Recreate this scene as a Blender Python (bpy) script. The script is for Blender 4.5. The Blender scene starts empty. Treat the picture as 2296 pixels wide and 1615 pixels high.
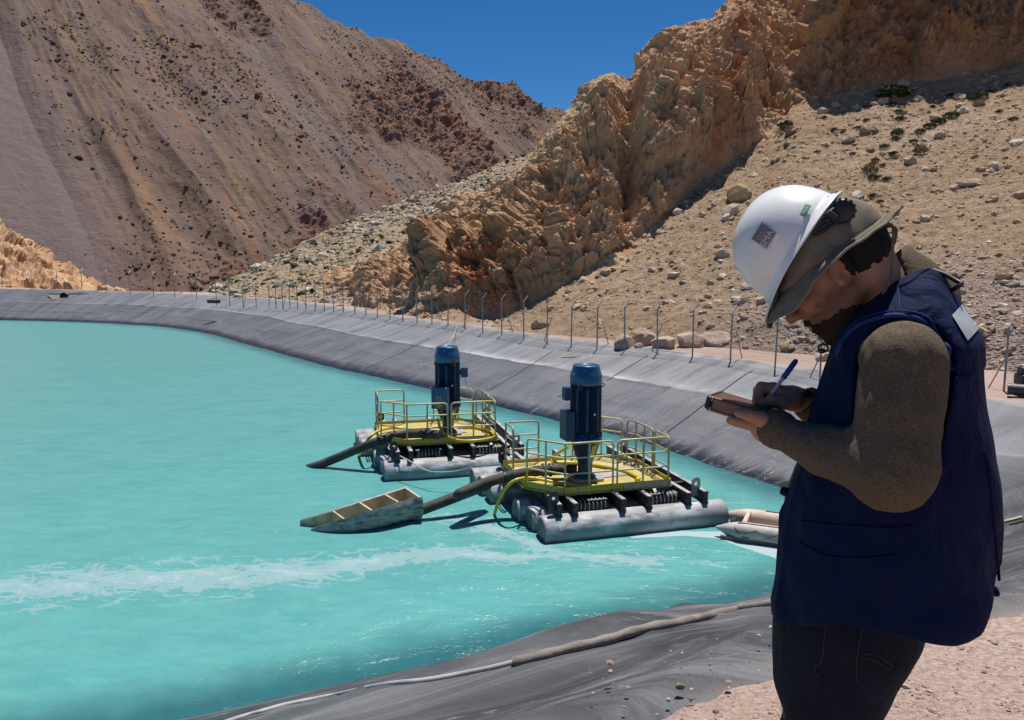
import bpy, math, random
import numpy as np
from mathutils import Vector, Matrix
R = math.radians
SC = bpy.context.scene
COL = SC.collection

# ---------------------------------------------------------------- camera, sky, sun
CAMZ = 6.3
PITCH = math.atan(236 / 1785.0)
cam_d = bpy.data.cameras.new('camera'); cam = bpy.data.objects.new('camera', cam_d); COL.objects.link(cam)
cam.location = (0, 0, CAMZ); cam.rotation_euler = (math.pi / 2 - PITCH, 0, 0)
cam_d.sensor_width = 36; cam_d.lens = 1785 / 2295 * 36
cam_d.clip_start = 0.05; cam_d.clip_end = 20000
SC.camera = cam
SUN_AZ, SUN_EL = 22.0, 72.0      # azimuth to the right of straight ahead
w = bpy.data.worlds.new("World"); SC.world = w; w.use_nodes = True
nt = w.node_tree
sky = nt.nodes.new('ShaderNodeTexSky'); sky.sky_type = 'NISHITA'; sky.sun_disc = False
sky.sun_elevation = R(SUN_EL); sky.sun_rotation = R(SUN_AZ)
sky.altitude = 4500; sky.air_density = 1.0; sky.dust_density = 0.0; sky.ozone_density = 3.0
bg = nt.nodes['Background']; bg.inputs['Strength'].default_value = 0.085
hsv = nt.nodes.new('ShaderNodeHueSaturation'); hsv.inputs['Saturation'].default_value = 1.3; hsv.inputs['Value'].default_value = 1.0
nt.links.new(sky.outputs[0], hsv.inputs['Color']); nt.links.new(hsv.outputs[0], bg.inputs[0])
sun_d = bpy.data.lights.new('sun', 'SUN'); sun_o = bpy.data.objects.new('sun', sun_d); COL.objects.link(sun_o)
sun_d.energy = 5.0; sun_d.angle = R(0.5); sun_d.color = (1.0, 0.95, 0.88)
sv = Vector((math.sin(R(SUN_AZ)) * math.cos(R(SUN_EL)), math.cos(R(SUN_AZ)) * math.cos(R(SUN_EL)), math.sin(R(SUN_EL))))
sun_o.rotation_euler = sv.to_track_quat('Z', 'Y').to_euler()
sun_o.location = (20, 20, 60)
SC.view_settings.view_transform = 'Standard'; SC.view_settings.look = 'None'
SC.view_settings.exposure = 0.22; SC.view_settings.gamma = 1.0
SC.cycles.max_bounces = 6

# ---------------------------------------------------------------- measuring helpers
# (u, v) are pixels of the photograph shown 2295 wide; each becomes a point at its own real distance
def ray(u, v):
    x = (np.asarray(u, float) - 1147.5) / 1785; y = -(np.asarray(v, float) - 807.5) / 1785
    cp, sp = math.cos(PITCH), math.sin(PITCH)
    return x, cp + y * sp, -sp + y * cp
def on_z(u, v, z=0.0):
    a, b, c = ray(u, v); t = (z - CAMZ) / c
    return np.array([a * t, b * t, CAMZ + c * t])
def at_y(u, v, Y):
    a, b, c = ray(u, v); t = Y / b
    return np.array([a * t, b * t, CAMZ + c * t])
def P(u, v, Y): return at_y(u, v, Y)
def srcz(u, v, z=0.0): return on_z(u * .95268, v * .95268, z)

# ---------------------------------------------------------------- noise (numpy)
def _h(ix, iy, iz, seed):
    n = (ix.astype(np.int64) * 374761393 + iy.astype(np.int64) * 668265263 + iz.astype(np.int64) * 2147483647 + seed * 1274126177) & 0xffffffff
    n = ((n ^ (n >> 13)) * 1274126177) & 0xffffffff
    n = (n ^ (n >> 16)) & 0xffffffff
    n = (n * 2246822519) & 0xffffffff
    return ((n ^ (n >> 15)) & 0xffffff) / float(0xffffff)
def vnoise(x, y, z=None, seed=0):
    x = np.asarray(x, float); y = np.asarray(y, float); z = np.zeros_like(x) if z is None else np.asarray(z, float)
    xi, yi, zi = np.floor(x), np.floor(y), np.floor(z)
    fx, fy, fz = x - xi, y - yi, z - zi
    sx, sy, sz = [f * f * f * (f * (f * 6 - 15) + 10) for f in (fx, fy, fz)]
    def c(a, b, d): return _h(xi + a, yi + b, zi + d, seed)
    x00 = c(0,0,0) * (1 - sx) + c(1,0,0) * sx; x10 = c(0,1,0) * (1 - sx) + c(1,1,0) * sx
    x01 = c(0,0,1) * (1 - sx) + c(1,0,1) * sx; x11 = c(0,1,1) * (1 - sx) + c(1,1,1) * sx
    return ((x00 * (1 - sy) + x10 * sy) * (1 - sz) + (x01 * (1 - sy) + x11 * sy) * sz) * 2 - 1
def fbm(x, y, z=None, oct=4, seed=0, gain=.5, lac=2.03):
    z = np.zeros_like(np.asarray(x, float)) if z is None else z
    s = 0; a = 1; t = 0
    for i in range(oct):
        s = s + a * vnoise(x, y, z, seed + i * 17); t += a; a *= gain; x = x * lac + 3.1; y = y * lac + 1.7; z = z * lac + 5.3
    return s / t
def ridged(x, y, z=None, oct=4, seed=0, gain=.5, lac=2.1):
    z = np.zeros_like(np.asarray(x, float)) if z is None else z
    s = 0; a = 1; t = 0
    for i in range(oct):
        s = s + a * (1 - 2 * np.abs(vnoise(x, y, z, seed + i * 13))); t += a; a *= gain; x = x * lac + 3.1; y = y * lac + 1.7; z = z * lac + 5.3
    return s / t
def worley(x, y, z, seed=0):
    """blocky rock: returns F1, F2 and a random value of the nearest cell"""
    xi, yi, zi = np.floor(x), np.floor(y), np.floor(z)
    f1 = np.full(x.shape, 9.0); f2 = np.full(x.shape, 9.0); cv = np.zeros(x.shape)
    for a in (-1, 0, 1):
        for b in (-1, 0, 1):
            for c in (-1, 0, 1):
                X, Y, Z = xi + a, yi + b, zi + c
                d = (X + _h(X, Y, Z, seed) - x) ** 2 + (Y + _h(X, Y, Z, seed + 1) - y) ** 2 + (Z + _h(X, Y, Z, seed + 2) - z) ** 2
                m = d < f1
                f2 = np.where(m, f1, np.minimum(f2, d)); cv = np.where(m, _h(X, Y, Z, seed + 3), cv); f1 = np.where(m, d, f1)
    return np.sqrt(f1), np.sqrt(f2), cv
def facet(x, y, z, seed=0):
    """angular broken rock: every cell is a tilted plane with its own offset"""
    xi, yi, zi = np.floor(x), np.floor(y), np.floor(z)
    f1 = np.full(x.shape, 9.0); f2 = np.full(x.shape, 9.0); out = np.zeros(x.shape)
    for a in (-1, 0, 1):
        for b in (-1, 0, 1):
            for c in (-1, 0, 1):
                X, Y, Z = xi + a, yi + b, zi + c
                dx = x - X - _h(X, Y, Z, seed); dy = y - Y - _h(X, Y, Z, seed + 1); dz = z - Z - _h(X, Y, Z, seed + 2)
                d = dx * dx + dy * dy + dz * dz; m = d < f1
                val = (_h(X, Y, Z, seed + 3) - .5) + 1.3 * ((_h(X, Y, Z, seed + 4) - .5) * dx + (_h(X, Y, Z, seed + 5) - .5) * dy + (_h(X, Y, Z, seed + 6) - .5) * dz)
                f2 = np.where(m, f1, np.minimum(f2, d)); out = np.where(m, val, out); f1 = np.where(m, d, f1)
    g = np.clip((np.sqrt(f2) - np.sqrt(f1)) / .12, 0, 1); g = g * g * (3 - 2 * g)
    return out * g - .16 * (1 - g)
def sstep(a, b, x):
    t = np.clip((x - a) / (b - a), 0, 1); return t * t * (3 - 2 * t)

# ---------------------------------------------------------------- object helpers
def mesh_np(name, V, F, mats=(), parent=None, smooth=True, uv=None, attrs=None, mat_idx=None):
    V = np.asarray(V, np.float32); F = np.asarray(F, np.int32)
    me = bpy.data.meshes.new(name)
    k = F.shape[1]
    me.vertices.add(len(V)); me.vertices.foreach_set('co', V.ravel())
    me.loops.add(F.size); me.loops.foreach_set('vertex_index', F.ravel())
    me.polygons.add(len(F)); me.polygons.foreach_set('loop_start', np.arange(0, F.size, k, dtype=np.int32))
    me.polygons.foreach_set('loop_total', np.full(len(F), k, np.int32))
    me.polygons.foreach_set('use_smooth', np.full(len(F), bool(smooth)))
    if mat_idx is not None: me.polygons.foreach_set('material_index', np.asarray(mat_idx, np.int32))
    if uv is not None:
        l = me.uv_layers.new(name='UVMap'); l.data.foreach_set('uv', np.asarray(uv, np.float32)[F.ravel()].ravel())
    for kk, a in (attrs or {}).items():
        at = me.attributes.new(kk, 'FLOAT', 'POINT'); at.data.foreach_set('value', np.asarray(a, np.float32))
    me.update(calc_edges=True); me.validate()
    for m in (mats if isinstance(mats, (list, tuple)) else [mats]): me.materials.append(m)
    o = bpy.data.objects.new(name, me); COL.objects.link(o)
    if parent: o.parent = parent
    return o
def grid_faces(n, m, closed_n=False, closed_m=False):
    i = np.arange(n if closed_n else n - 1); j = np.arange(m if closed_m else m - 1)
    I, J = np.meshgrid(i, j, indexing='ij'); I2 = (I + 1) % n; J2 = (J + 1) % m
    return np.stack([I * m + J, I2 * m + J, I2 * m + J2, I * m + J2], -1).reshape(-1, 4)
def tag(o, label=None, cat=None, group=None, kind=None):
    if label: o['label'] = label
    if cat: o['category'] = cat
    if group: o['group'] = group
    if kind: o['kind'] = kind
    return o
def empty(name, loc=(0, 0, 0), rz=0.0):
    o = bpy.data.objects.new(name, None); COL.objects.link(o); o.location = loc; o.rotation_euler = (0, 0, rz)
    o.empty_display_size = .2
    return o
def copy_tree(o, parent=None):
    c = o.copy(); COL.objects.link(c)
    if parent: c.parent = parent
    for ch in [x for x in bpy.data.objects if x.parent == o]: copy_tree(ch, c)
    return c

class MB:
    """collects simple solids and links them as ONE mesh object"""
    def __init__(s): s.V = []; s.F = []; s.S = []; s.MI = []; s.n = 0; s.mi = 0
    def add(s, V, F, smooth=False):
        V = [tuple(map(float, v)) for v in V]; s.V += V; s.F += [tuple(int(i) + s.n for i in f) for f in F]
        s.S += [smooth] * len(F); s.MI += [s.mi] * len(F); s.n += len(V); return s
    def box(s, c, d, M=None, bev=0.0):
        """box centred c, size d, slightly chamfered vertical+horizontal edges"""
        hx, hy, hz = d[0] / 2, d[1] / 2, d[2] / 2; b = min(bev, .45 * min(d))
        if b <= 0:
            pts = [(x, y, z) for z in (-hz, hz) for y in (-hy, hy) for x in (-hx, hx)]
            F = [(0, 2, 3, 1), (4, 5, 7, 6), (0, 1, 5, 4), (2, 6, 7, 3), (0, 4, 6, 2), (1, 3, 7, 5)]
        else:
            bm_pts = []
            pts = []
            ring = lambda e, z: [(-hx + e, -hy + 0, z), (hx - e, -hy, z), (hx, -hy + e, z), (hx, hy - e, z), (hx - e, hy, z), (-hx + e, hy, z), (-hx, hy - e, z), (-hx, -hy + e, z)]
            def inset(r, k): return [(x * (hx - k) / hx, y * (hy - k) / hy, z) for x, y, z in r]
            rings = [inset(ring(b, -hz), b), ring(b, -hz + b), ring(b, hz - b), inset(ring(b, hz), b)]
            for r in rings: pts += r
            F = [tuple(range(7, -1, -1)), tuple(range(24, 32))]
            for k in range(3):
                for i in range(8): F.append((k * 8 + i, k * 8 + (i + 1) % 8, k * 8 + 8 + (i + 1) % 8, k * 8 + 8 + i))
        c = Vector(c)
        out = [(M @ Vector(p) if M else Vector(p)) + c for p in pts]
        return s.add(out, F)
    def tube(s, pts, r, n=10, caps=True, closed=False, smooth=True):
        pts = [Vector(p) for p in pts]; rr = r if isinstance(r, (list, tuple)) else [r] * len(pts)
        m = len(pts); V = []; up = None
        for i, p in enumerate(pts):
            a = pts[i - 1] if (i > 0 or closed) else p; b = pts[(i + 1) % m] if (i < m - 1 or closed) else p
            t = (b - a)
            if t.length < 1e-9: t = Vector((0, 0, 1))
            t.normalize()
            if up is None:
                up = t.orthogonal().normalized()
            else:
                up = (up - t * up.dot(t))
                up = up.normalized() if up.length > 1e-6 else t.orthogonal().normalized()
            q = t.cross(up)
            for k in range(n):
                an = 2 * math.pi * k / n; V.append(p + (up * math.cos(an) + q * math.sin(an)) * rr[i])
        F = []
        for i in range(m if closed else m - 1):
            for k in range(n):
                a0 = i * n + k; a1 = i * n + (k + 1) % n; b0 = ((i + 1) % m) * n + k; b1 = ((i + 1) % m) * n + (k + 1) % n
                F.append((a0, a1, b1, b0))
        s.add(V, F, smooth)
        if caps and not closed:
            s.add([V[k] for k in range(n)], [tuple(range(n - 1, -1, -1))]); s.add([V[(m - 1) * n + k] for k in range(n)], [tuple(range(n))])
        return s
    def lathe(s, prof, n=32, o=(0, 0, 0), smooth=True, caps=True, M=None):
        V = []; o = Vector(o)
        for (r, z) in prof:
            for k in range(n):
                an = 2 * math.pi * k / n; v = Vector((r * math.cos(an), r * math.sin(an), z)); V.append((M @ v if M else v) + o)
        F = []
        for i in range(len(prof) - 1):
            for k in range(n): F.append((i * n + k, i * n + (k + 1) % n, (i + 1) * n + (k + 1) % n, (i + 1) * n + k))
        s.add(V, F, smooth)
        if caps:
            s.add(V[:n], [tuple(range(n - 1, -1, -1))]); s.add(V[-n:], [tuple(range(n))])
        return s
    def prism(s, poly, z0, z1, M=None, o=(0, 0, 0)):
        n = len(poly); o = Vector(o)
        V = [Vector((x, y, z0)) for x, y in poly] + [Vector((x, y, z1)) for x, y in poly]
        V = [(M @ v if M else v) + o for v in V]
        F = [tuple(range(n - 1, -1, -1)), tuple(range(n, 2 * n))] + [(i, (i + 1) % n, n + (i + 1) % n, n + i) for i in range(n)]
        return s.add(V, F)
    def build(s, name, mats, parent=None, recalc=True):
        me = bpy.data.meshes.new(name); me.from_pydata(s.V, [], s.F)
        me.polygons.foreach_set('use_smooth', s.S); me.polygons.foreach_set('material_index', s.MI)
        for m in (mats if isinstance(mats, (list, tuple)) else [mats]): me.materials.append(m)
        if recalc:
            import bmesh
            bm = bmesh.new(); bm.from_mesh(me); bmesh.ops.recalc_face_normals(bm, faces=bm.faces); bm.to_mesh(me); bm.free()
        me.update()
        o = bpy.data.objects.new(name, me); COL.objects.link(o)
        if parent: o.parent = parent
        return o

def curve_pts(pts, n=8):
    """Catmull-Rom through points"""
    pts = [Vector(p) for p in pts]; out = []
    for i in range(len(pts) - 1):
        p0 = pts[max(i - 1, 0)]; p1 = pts[i]; p2 = pts[i + 1]; p3 = pts[min(i + 2, len(pts) - 1)]
        for k in range(n):
            t = k / n
            out.append(.5 * ((2 * p1) + (-p0 + p2) * t + (2 * p0 - 5 * p1 + 4 * p2 - p3) * t * t + (-p0 + 3 * p1 - 3 * p2 + p3) * t ** 3))
    out.append(pts[-1]); return out

# ---------------------------------------------------------------- materials
class NT:
    def __init__(s, name):
        s.m = bpy.data.materials.new(name); s.m.use_nodes = True; s.t = s.m.node_tree
        s.b = s.t.nodes['Principled BSDF']; s.out = s.t.nodes['Material Output']
    def n(s, typ, **kw):
        nd = s.t.nodes.new('ShaderNode' + typ)
        for k, v in kw.items(): setattr(nd, k, v)
        return nd
    def set(s, sock, v):
        if hasattr(v, 'links') or isinstance(v, bpy.types.NodeSocket): s.t.links.new(v, sock)
        else:
            if isinstance(v, (tuple, list)) and len(v) == 3 and sock.type == 'RGBA': v = (*v, 1)
            sock.default_value = v
    def coord(s, kind='Object', scale=(1, 1, 1), rot=(0, 0, 0), loc=(0, 0, 0)):
        tc = s.n('TexCoord'); mp = s.n('Mapping'); s.t.links.new(tc.outputs[kind], mp.inputs[0])
        mp.inputs['Scale'].default_value = scale; mp.inputs['Rotation'].default_value = rot; mp.inputs['Location'].default_value = loc
        return mp.outputs[0]
    def noise(s, vec, scale=5, detail=6, rough=.55, dist=0, out=0, dim='3D'):
        nd = s.n('TexNoise'); nd.noise_dimensions = dim; s.set(nd.inputs['Vector'], vec); s.set(nd.inputs['Scale'], scale)
        nd.inputs['Detail'].default_value = detail; nd.inputs['Roughness'].default_value = rough; nd.inputs['Distortion'].default_value = dist
        return nd.outputs[out]
    def vor(s, vec, scale=5, feature='F1', out='Distance', rnd=1.0):
        nd = s.n('TexVoronoi'); nd.feature = feature; s.set(nd.inputs['Vector'], vec); s.set(nd.inputs['Scale'], scale)
        nd.inputs['Randomness'].default_value = rnd
        return nd.outputs[out]
    def ramp(s, f, stops, interp='LINEAR'):
        nd = s.n('ValToRGB'); s.set(nd.inputs[0], f); cr = nd.color_ramp; cr.interpolation = interp
        while len(cr.elements) > 1: cr.elements.remove(cr.elements[0])
        for i, (p, c) in enumerate(stops):
            e = cr.elements[0] if i == 0 else cr.elements.new(p)
            e.position = p; e.color = (*c, 1) if len(c) == 3 else c
        return nd.outputs[0]
    def fr(s, f, a, b, c=0.0, d=1.0):
        nd = s.n('MapRange'); s.set(nd.inputs[0], f)
        for i, v in enumerate((a, b, c, d)): nd.inputs[1 + i].default_value = v
        return nd.outputs[0]
    def mix(s, f, a, b, mode='MIX'):
        nd = s.n('Mix'); nd.data_type = 'RGBA'; nd.blend_type = mode
        s.set(nd.inputs[0], f); s.set(nd.inputs[6], a); s.set(nd.inputs[7], b); return nd.outputs[2]
    def math(s, op, a, b=None, c=None):
        nd = s.n('Math'); nd.operation = op; s.set(nd.inputs[0], a)
        if b is not None: s.set(nd.inputs[1], b)
        if c is not None: s.set(nd.inputs[2], c)
        return nd.outputs[0]
    def attr(s, name):
        nd = s.n('Attribute'); nd.attribute_name = name; return nd.outputs['Fac']
    def bump(s, h, strength=.3, dist=.02, prev=None):
        nd = s.n('Bump'); s.set(nd.inputs['Height'], h); nd.inputs['Strength'].default_value = strength; nd.inputs['Distance'].default_value = dist
        if prev is not None: s.set(nd.inputs['Normal'], prev)
        return nd.outputs[0]
    def done(s, col=None, rough=None, metal=None, nrm=None, spec=None, coat=None, sheen=None):
        for k, v in (('Base Color', col), ('Roughness', rough), ('Metallic', metal), ('Normal', nrm), ('Specular IOR Level', spec), ('Coat Weight', coat), ('Sheen Weight', sheen)):
            if v is not None: s.set(s.b.inputs[k], v)
        return s.m
def mat(name, c1, c2=None, scale=4, rough=.6, metal=0, bump=0, bscale=60, bdist=.01, lo=.4, hi=.62, spec=.5, detail=6, stretch=(1, 1, 1), c3=None, s3=20, lo3=.6, hi3=.68):
    """weathered paint / metal / fabric: two tones mixed by noise, optional third tone in patches, fine bump"""
    t = NT(name); v = t.coord('Object', stretch)
    col = c1
    if c2: col = t.mix(t.fr(t.noise(v, scale, detail, .62), lo, hi), c1, c2)
    if c3: col = t.mix(t.fr(t.noise(v, s3, 5, .65), lo3, hi3), col, c3)
    nrm = t.bump(t.noise(v, bscale, 4, .6), bump, bdist) if bump else None
    r = t.fr(t.noise(v, scale * 2.3, 4, .6), .3, .7, max(0, rough - .1), min(1, rough + .12))
    return t.done(col, r, metal, nrm, spec)
# ================================================================ SETTING: pond, liner, ground, mountains
rng = np.random.default_rng(7)
def rsz(P_, step):
    P_ = np.asarray(P_, float); d = np.r_[0, np.cumsum(np.hypot(*np.diff(P_, axis=0).T))]
    n = int(d[-1] / step); q = np.linspace(0, d[-1], n)
    return np.c_[np.interp(q, d, P_[:, 0]), np.interp(q, d, P_[:, 1])]
far_src = [(0, 753), (200, 758), (380, 768), (450, 778), (500, 786), (570, 807), (650, 828), (723, 849), (796, 868), (866, 882), (935, 898), (998, 912), (1085, 935), (1200, 962), (1311, 990), (1420, 1016), (1531, 1043), (1677, 1094), (1830, 1149)]
near_src = [(1819, 1402), (1553, 1457), (1335, 1500), (1118, 1544), (889, 1589), (706, 1634), (523, 1676), (444, 1695)]
far = [tuple(srcz(u, v)[:2]) for u, v in far_src]; near = [tuple(srcz(u, v)[:2]) for u, v in near_src]
outer = [(-118, 62), (-90, 84)]
loop = [(-60, -12), (-95, -8), (-120, 20)] + outer + far + [(8.3, 19.6), (8.9, 17.8), (7.6, 16.0)] + near + [(-12, 7.6), (-30, .2), (-60, -12)]
S = rsz(loop, .5)[:-1]
k = np.exp(-.5 * (np.arange(-6, 7) / 2.0) ** 2); k /= k.sum()
S = np.stack([np.convolve(np.r_[S[-6:, i], S[:, i], S[:6, i]], k, 'valid') for i in (0, 1)], 1)
Tn = np.roll(S, -1, 0) - np.roll(S, 1, 0); Tn /= np.linalg.norm(Tn, axis=1)[:, None]
SN = np.c_[-Tn[:, 1], Tn[:, 0]]          # clockwise loop: left normal points outwards
area = .5 * np.sum(S[:, 0] * np.roll(S[:, 1], -1) - S[:, 1] * np.roll(S[:, 0], -1))
if area > 0: SN = -SN
sl = np.r_[0, np.cumsum(np.hypot(*np.diff(S, axis=0).T))]
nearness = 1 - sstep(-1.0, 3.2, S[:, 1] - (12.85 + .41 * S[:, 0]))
Hf = np.interp(S[:, 0], [-60, -50, -26, -4, 16], [2.7, 2.6, 2.3, 2.0, 2.0])
SH = Hf * (1 - nearness) + 4.65 * nearness
SW = 7.5 * (1 - nearness) + 8.85 * nearness
def prof(q):   # slope profile, 0 at the water, 1 at the crest
    return np.interp(q, [0, .52, .98, 1.02, 9], [0, .55, .985, 1.0, 1.0])
def pond_sd(x, y):
    x = np.ravel(x); y = np.ravel(y); sd = np.empty(x.shape); idx = np.empty(x.shape, int)
    for a in range(0, len(x), 20000):
        b = slice(a, a + 20000)
        d = (x[b, None] - S[None, :, 0]) ** 2 + (y[b, None] - S[None, :, 1]) ** 2
        i = d.argmin(1); idx[b] = i
        dx = x[b] - S[i, 0]; dy = y[b] - S[i, 1]
        sg = np.sign(dx * SN[i, 0] + dy * SN[i, 1]); sd[b] = np.sqrt(dx * dx + dy * dy) * np.where(sg == 0, 1, sg)
    return sd, idx
def terr(x, y):
    sd, i = pond_sd(x, y); H = SH[i]; W = SW[i]
    z = np.where(sd > 0, H * prof(sd / W), np.maximum(sd * .45, -2.2))
    return z, sd, i

# ---- materials of the setting
def m_ground():
    t = NT('dirt'); v = t.coord('Object')
    big = t.noise(v, .35, 5, .6); fine = t.noise(v, 30, 6, .7)
    c = t.mix(t.fr(big, .35, .65), (.40, .285, .235), (.48, .375, .31))
    c = t.mix(t.fr(fine, .42, .62), c, (.30, .20, .165))
    vv = t.vor(v, 55, 'F1'); vc = t.vor(v, 55, 'F1', 'Color')
    c = t.mix(t.math('MULTIPLY', t.fr(vv, .25, .5, .5, 0), 1.0), c, t.mix(vc, (.48, .34, .28), (.30, .22, .19)))
    n1 = t.bump(vv, .6, .02); n2 = t.bump(t.noise(v, 9, 8, .7), .6, .05, n1)
    return t.done(c, .95, nrm=n2, spec=.2)
def m_scree():
    t = NT('scree'); v = t.coord('Object')
    c = t.mix(t.fr(t.noise(v, .09, 5, .6), .38, .62), (.47, .325, .205), (.56, .415, .285))
    c = t.mix(t.fr(t.noise(v, 1.6, 9, .72), .42, .66), c, (.30, .195, .115))
    c = t.mix(t.math('MULTIPLY', t.attr('rock'), .9), c, t.mix(t.fr(t.noise(v, 2.2, 8, .75), .46, .64), t.ramp(t.noise(v, .30, 9, .72, .5), [(.3, (.50, .26, .14)), (.42, (.64, .38, .21)), (.54, (.74, .49, .29)), (.7, (.80, .59, .39))]), t.ramp(t.noise(v, .9, 6, .7), [(.35, (.30, .14, .07)), (.5, (.70, .47, .27)), (.65, (.80, .62, .42))])))
    c = t.mix(t.math('MULTIPLY', t.attr('red'), t.fr(t.noise(v, .55, 8, .7), .35, .65, .25, 1)), c, (.44, .14, .055))
    c = t.mix(t.math('MULTIPLY', t.attr('dark'), .75), c, (.20, .115, .065))  # random darker rock, plus the painted shade of the upper right face
    vc = t.vor(v, 3.2, 'F1', 'Color'); vd = t.vor(v, 3.2, 'F1')
    st = t.fr(vd, .12, .3, .8, 0)
    c = t.mix(t.math('MULTIPLY', st, .55), c, t.mix(vc, (.34, .25, .17), (.56, .45, .33)))
    # pinkish grey rubble nearer the pond
    c = t.mix(t.math('MULTIPLY', t.attr('rub'), .8), c, t.mix(t.fr(t.noise(v, 2.2, 8, .7), .4, .6), (.30, .22, .19), (.45, .36, .31)))
    n1 = t.bump(t.noise(v, 1.6, 12, .76), 1.0, .42)
    n2 = t.bump(vd, .5, .12, n1); n3 = t.bump(t.noise(v, 9, 8, .75), .7, .08, n2)
    return t.done(c, .95, nrm=n3, spec=.15)
def m_mountain():
    t = NT('mountain'); uv = t.coord('UV')     # u = metres along the strike, v = metres down the fall line
    warp = t.n('Mapping'); t.set(warp.inputs[0], uv); warp.inputs['Scale'].default_value = (1, .13, 1)
    big = t.noise(warp.outputs[0], .022, 6, .6, .3, dim='2D')
    c = t.ramp(big, [(.30, (.185, .112, .10)), (.39, (.265, .148, .09)), (.45, (.165, .125, .122)), (.50, (.215, .15, .098)), (.55, (.165, .12, .118)), (.61, (.275, .162, .09)), (.67, (.185, .122, .114)), (.75, (.22, .14, .088))])
    w2 = t.n('Mapping'); t.set(w2.inputs[0], uv); w2.inputs['Scale'].default_value = (1, .3, 1)
    c = t.mix(t.fr(t.noise(w2.outputs[0], .11, 8, .68, dim='2D'), .40, .64), c, (.16, .112, .085))
    c = t.mix(t.math('MULTIPLY', t.attr('rock'), .55), c, t.mix(t.fr(t.noise(uv, .15, 6, .6, dim='2D'), .4, .6), (.17, .115, .10), (.27, .12, .072)))
    c = t.mix(t.math('MULTIPLY', t.attr('smoothband'), .9), c, (.178, .135, .132))
    c = t.mix(t.math('MULTIPLY', t.attr('tan'), .8), c, (.29, .20, .115))
    # scattered low bushes and stones
    dots = t.vor(w2.outputs[0], .55, 'F1'); pr = t.vor(w2.outputs[0], .55, 'F1', 'Color')
    zone = t.fr(t.noise(warp.outputs[0], .045, 4, .6, dim='2D'), .42, .6)
    sep = t.n('SeparateColor'); t.set(sep.inputs[0], pr)
    on = t.math('MULTIPLY', t.math('LESS_THAN', dots, t.fr(sep.outputs[0], 0, 1, .04, .34)), t.math('GREATER_THAN', t.math('ADD', zone, sep.outputs[1]), .95))
    on = t.math('MULTIPLY', on, t.math('SUBTRACT', 1.0, t.attr('smoothband')))
    c = t.mix(t.math('MULTIPLY', on, .8), c, t.mix(sep.outputs[2], (.055, .05, .03), (.10, .075, .055)))
    st = t.vor(uv, 1.1, 'F1'); c = t.mix(t.fr(st, .08, .2, .4, 0), c, (.36, .30, .26))
    v = t.coord('Object')
    n1 = t.bump(t.noise(v, .22, 12, .72), .9, 1.6)
    n2 = t.bump(on, .5, .5, n1)
    return t.done(c, .95, nrm=n2, spec=.1)
def m_liner():
    t = NT('geomembrane'); uv = t.coord('UV')   # u metres along the shore, v metres up the slope
    st = t.n('Mapping'); t.set(st.inputs[0], uv); st.inputs['Scale'].default_value = (1, .16, 1); st.inputs['Rotation'].default_value = (0, 0, .25)
    n = t.noise(st.outputs[0], 1.3, 8, .65, .3, dim='2D')
    b = t.noise(uv, .35, 5, .6, .6, dim='2D')
    c = t.mix(t.fr(n, .32, .72), (.070, .075, .090), (.118, .123, .140))
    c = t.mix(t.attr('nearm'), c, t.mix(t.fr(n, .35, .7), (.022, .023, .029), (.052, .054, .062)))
    c = t.mix(t.fr(b, .45, .7, 0, .42), c, (.17, .17, .178))
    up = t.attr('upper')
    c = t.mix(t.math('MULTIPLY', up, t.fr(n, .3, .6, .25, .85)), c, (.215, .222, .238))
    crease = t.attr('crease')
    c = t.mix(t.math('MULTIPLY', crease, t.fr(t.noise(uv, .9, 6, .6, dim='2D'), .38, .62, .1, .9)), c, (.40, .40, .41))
    # wet foot at the waterline
    c = t.mix(t.attr('wet'), c, (.018, .02, .026))
    # pale scuffs and dried mud, and the welded seams
    sc = t.n('Mapping'); t.set(sc.inputs[0], uv); sc.inputs['Scale'].default_value = (.35, 1.6, 1); sc.inputs['Rotation'].default_value = (0, 0, -.5)
    sf = t.math('MULTIPLY', t.fr(t.noise(sc.outputs[0], 5.0, 9, .74, 1.2, dim='2D'), .60, .66), t.fr(t.noise(uv, .8, 4, .6, dim='2D'), .5, .62))
    c = t.mix(t.math('MULTIPLY', sf, .6), c, (.42, .42, .40))
    seam = t.attr('seam'); c = t.mix(t.math('MULTIPLY', seam, .45), c, (.03, .032, .038))
    c = t.mix(t.attr('dust'), c, (.43, .34, .285))
    dirt = t.attr('nearm')
    c = t.mix(t.math('MULTIPLY', dirt, t.fr(t.noise(sc.outputs[0], 1.1, 9, .72, .8, dim='2D'), .50, .70, 0, .85)), c, (.215, .215, .222))
    r = t.fr(n, .3, .7, .5, .68)
    wt = t.attr('wet'); r = t.mix(wt, r, (.22, .22, .22))
    v = t.coord('Object')
    n1 = t.bump(t.noise(st.outputs[0], 2.2, 8, .66, .8, dim='2D'), .55, .07)
    n2 = t.bump(t.noise(v, 14, 6, .65), .35, .012, n1)
    return t.done(c, r, nrm=n2, spec=.42)
MAT_G, MAT_SC, MAT_MT, MAT_LN = m_ground(), m_scree(), m_mountain(), m_liner()

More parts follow.
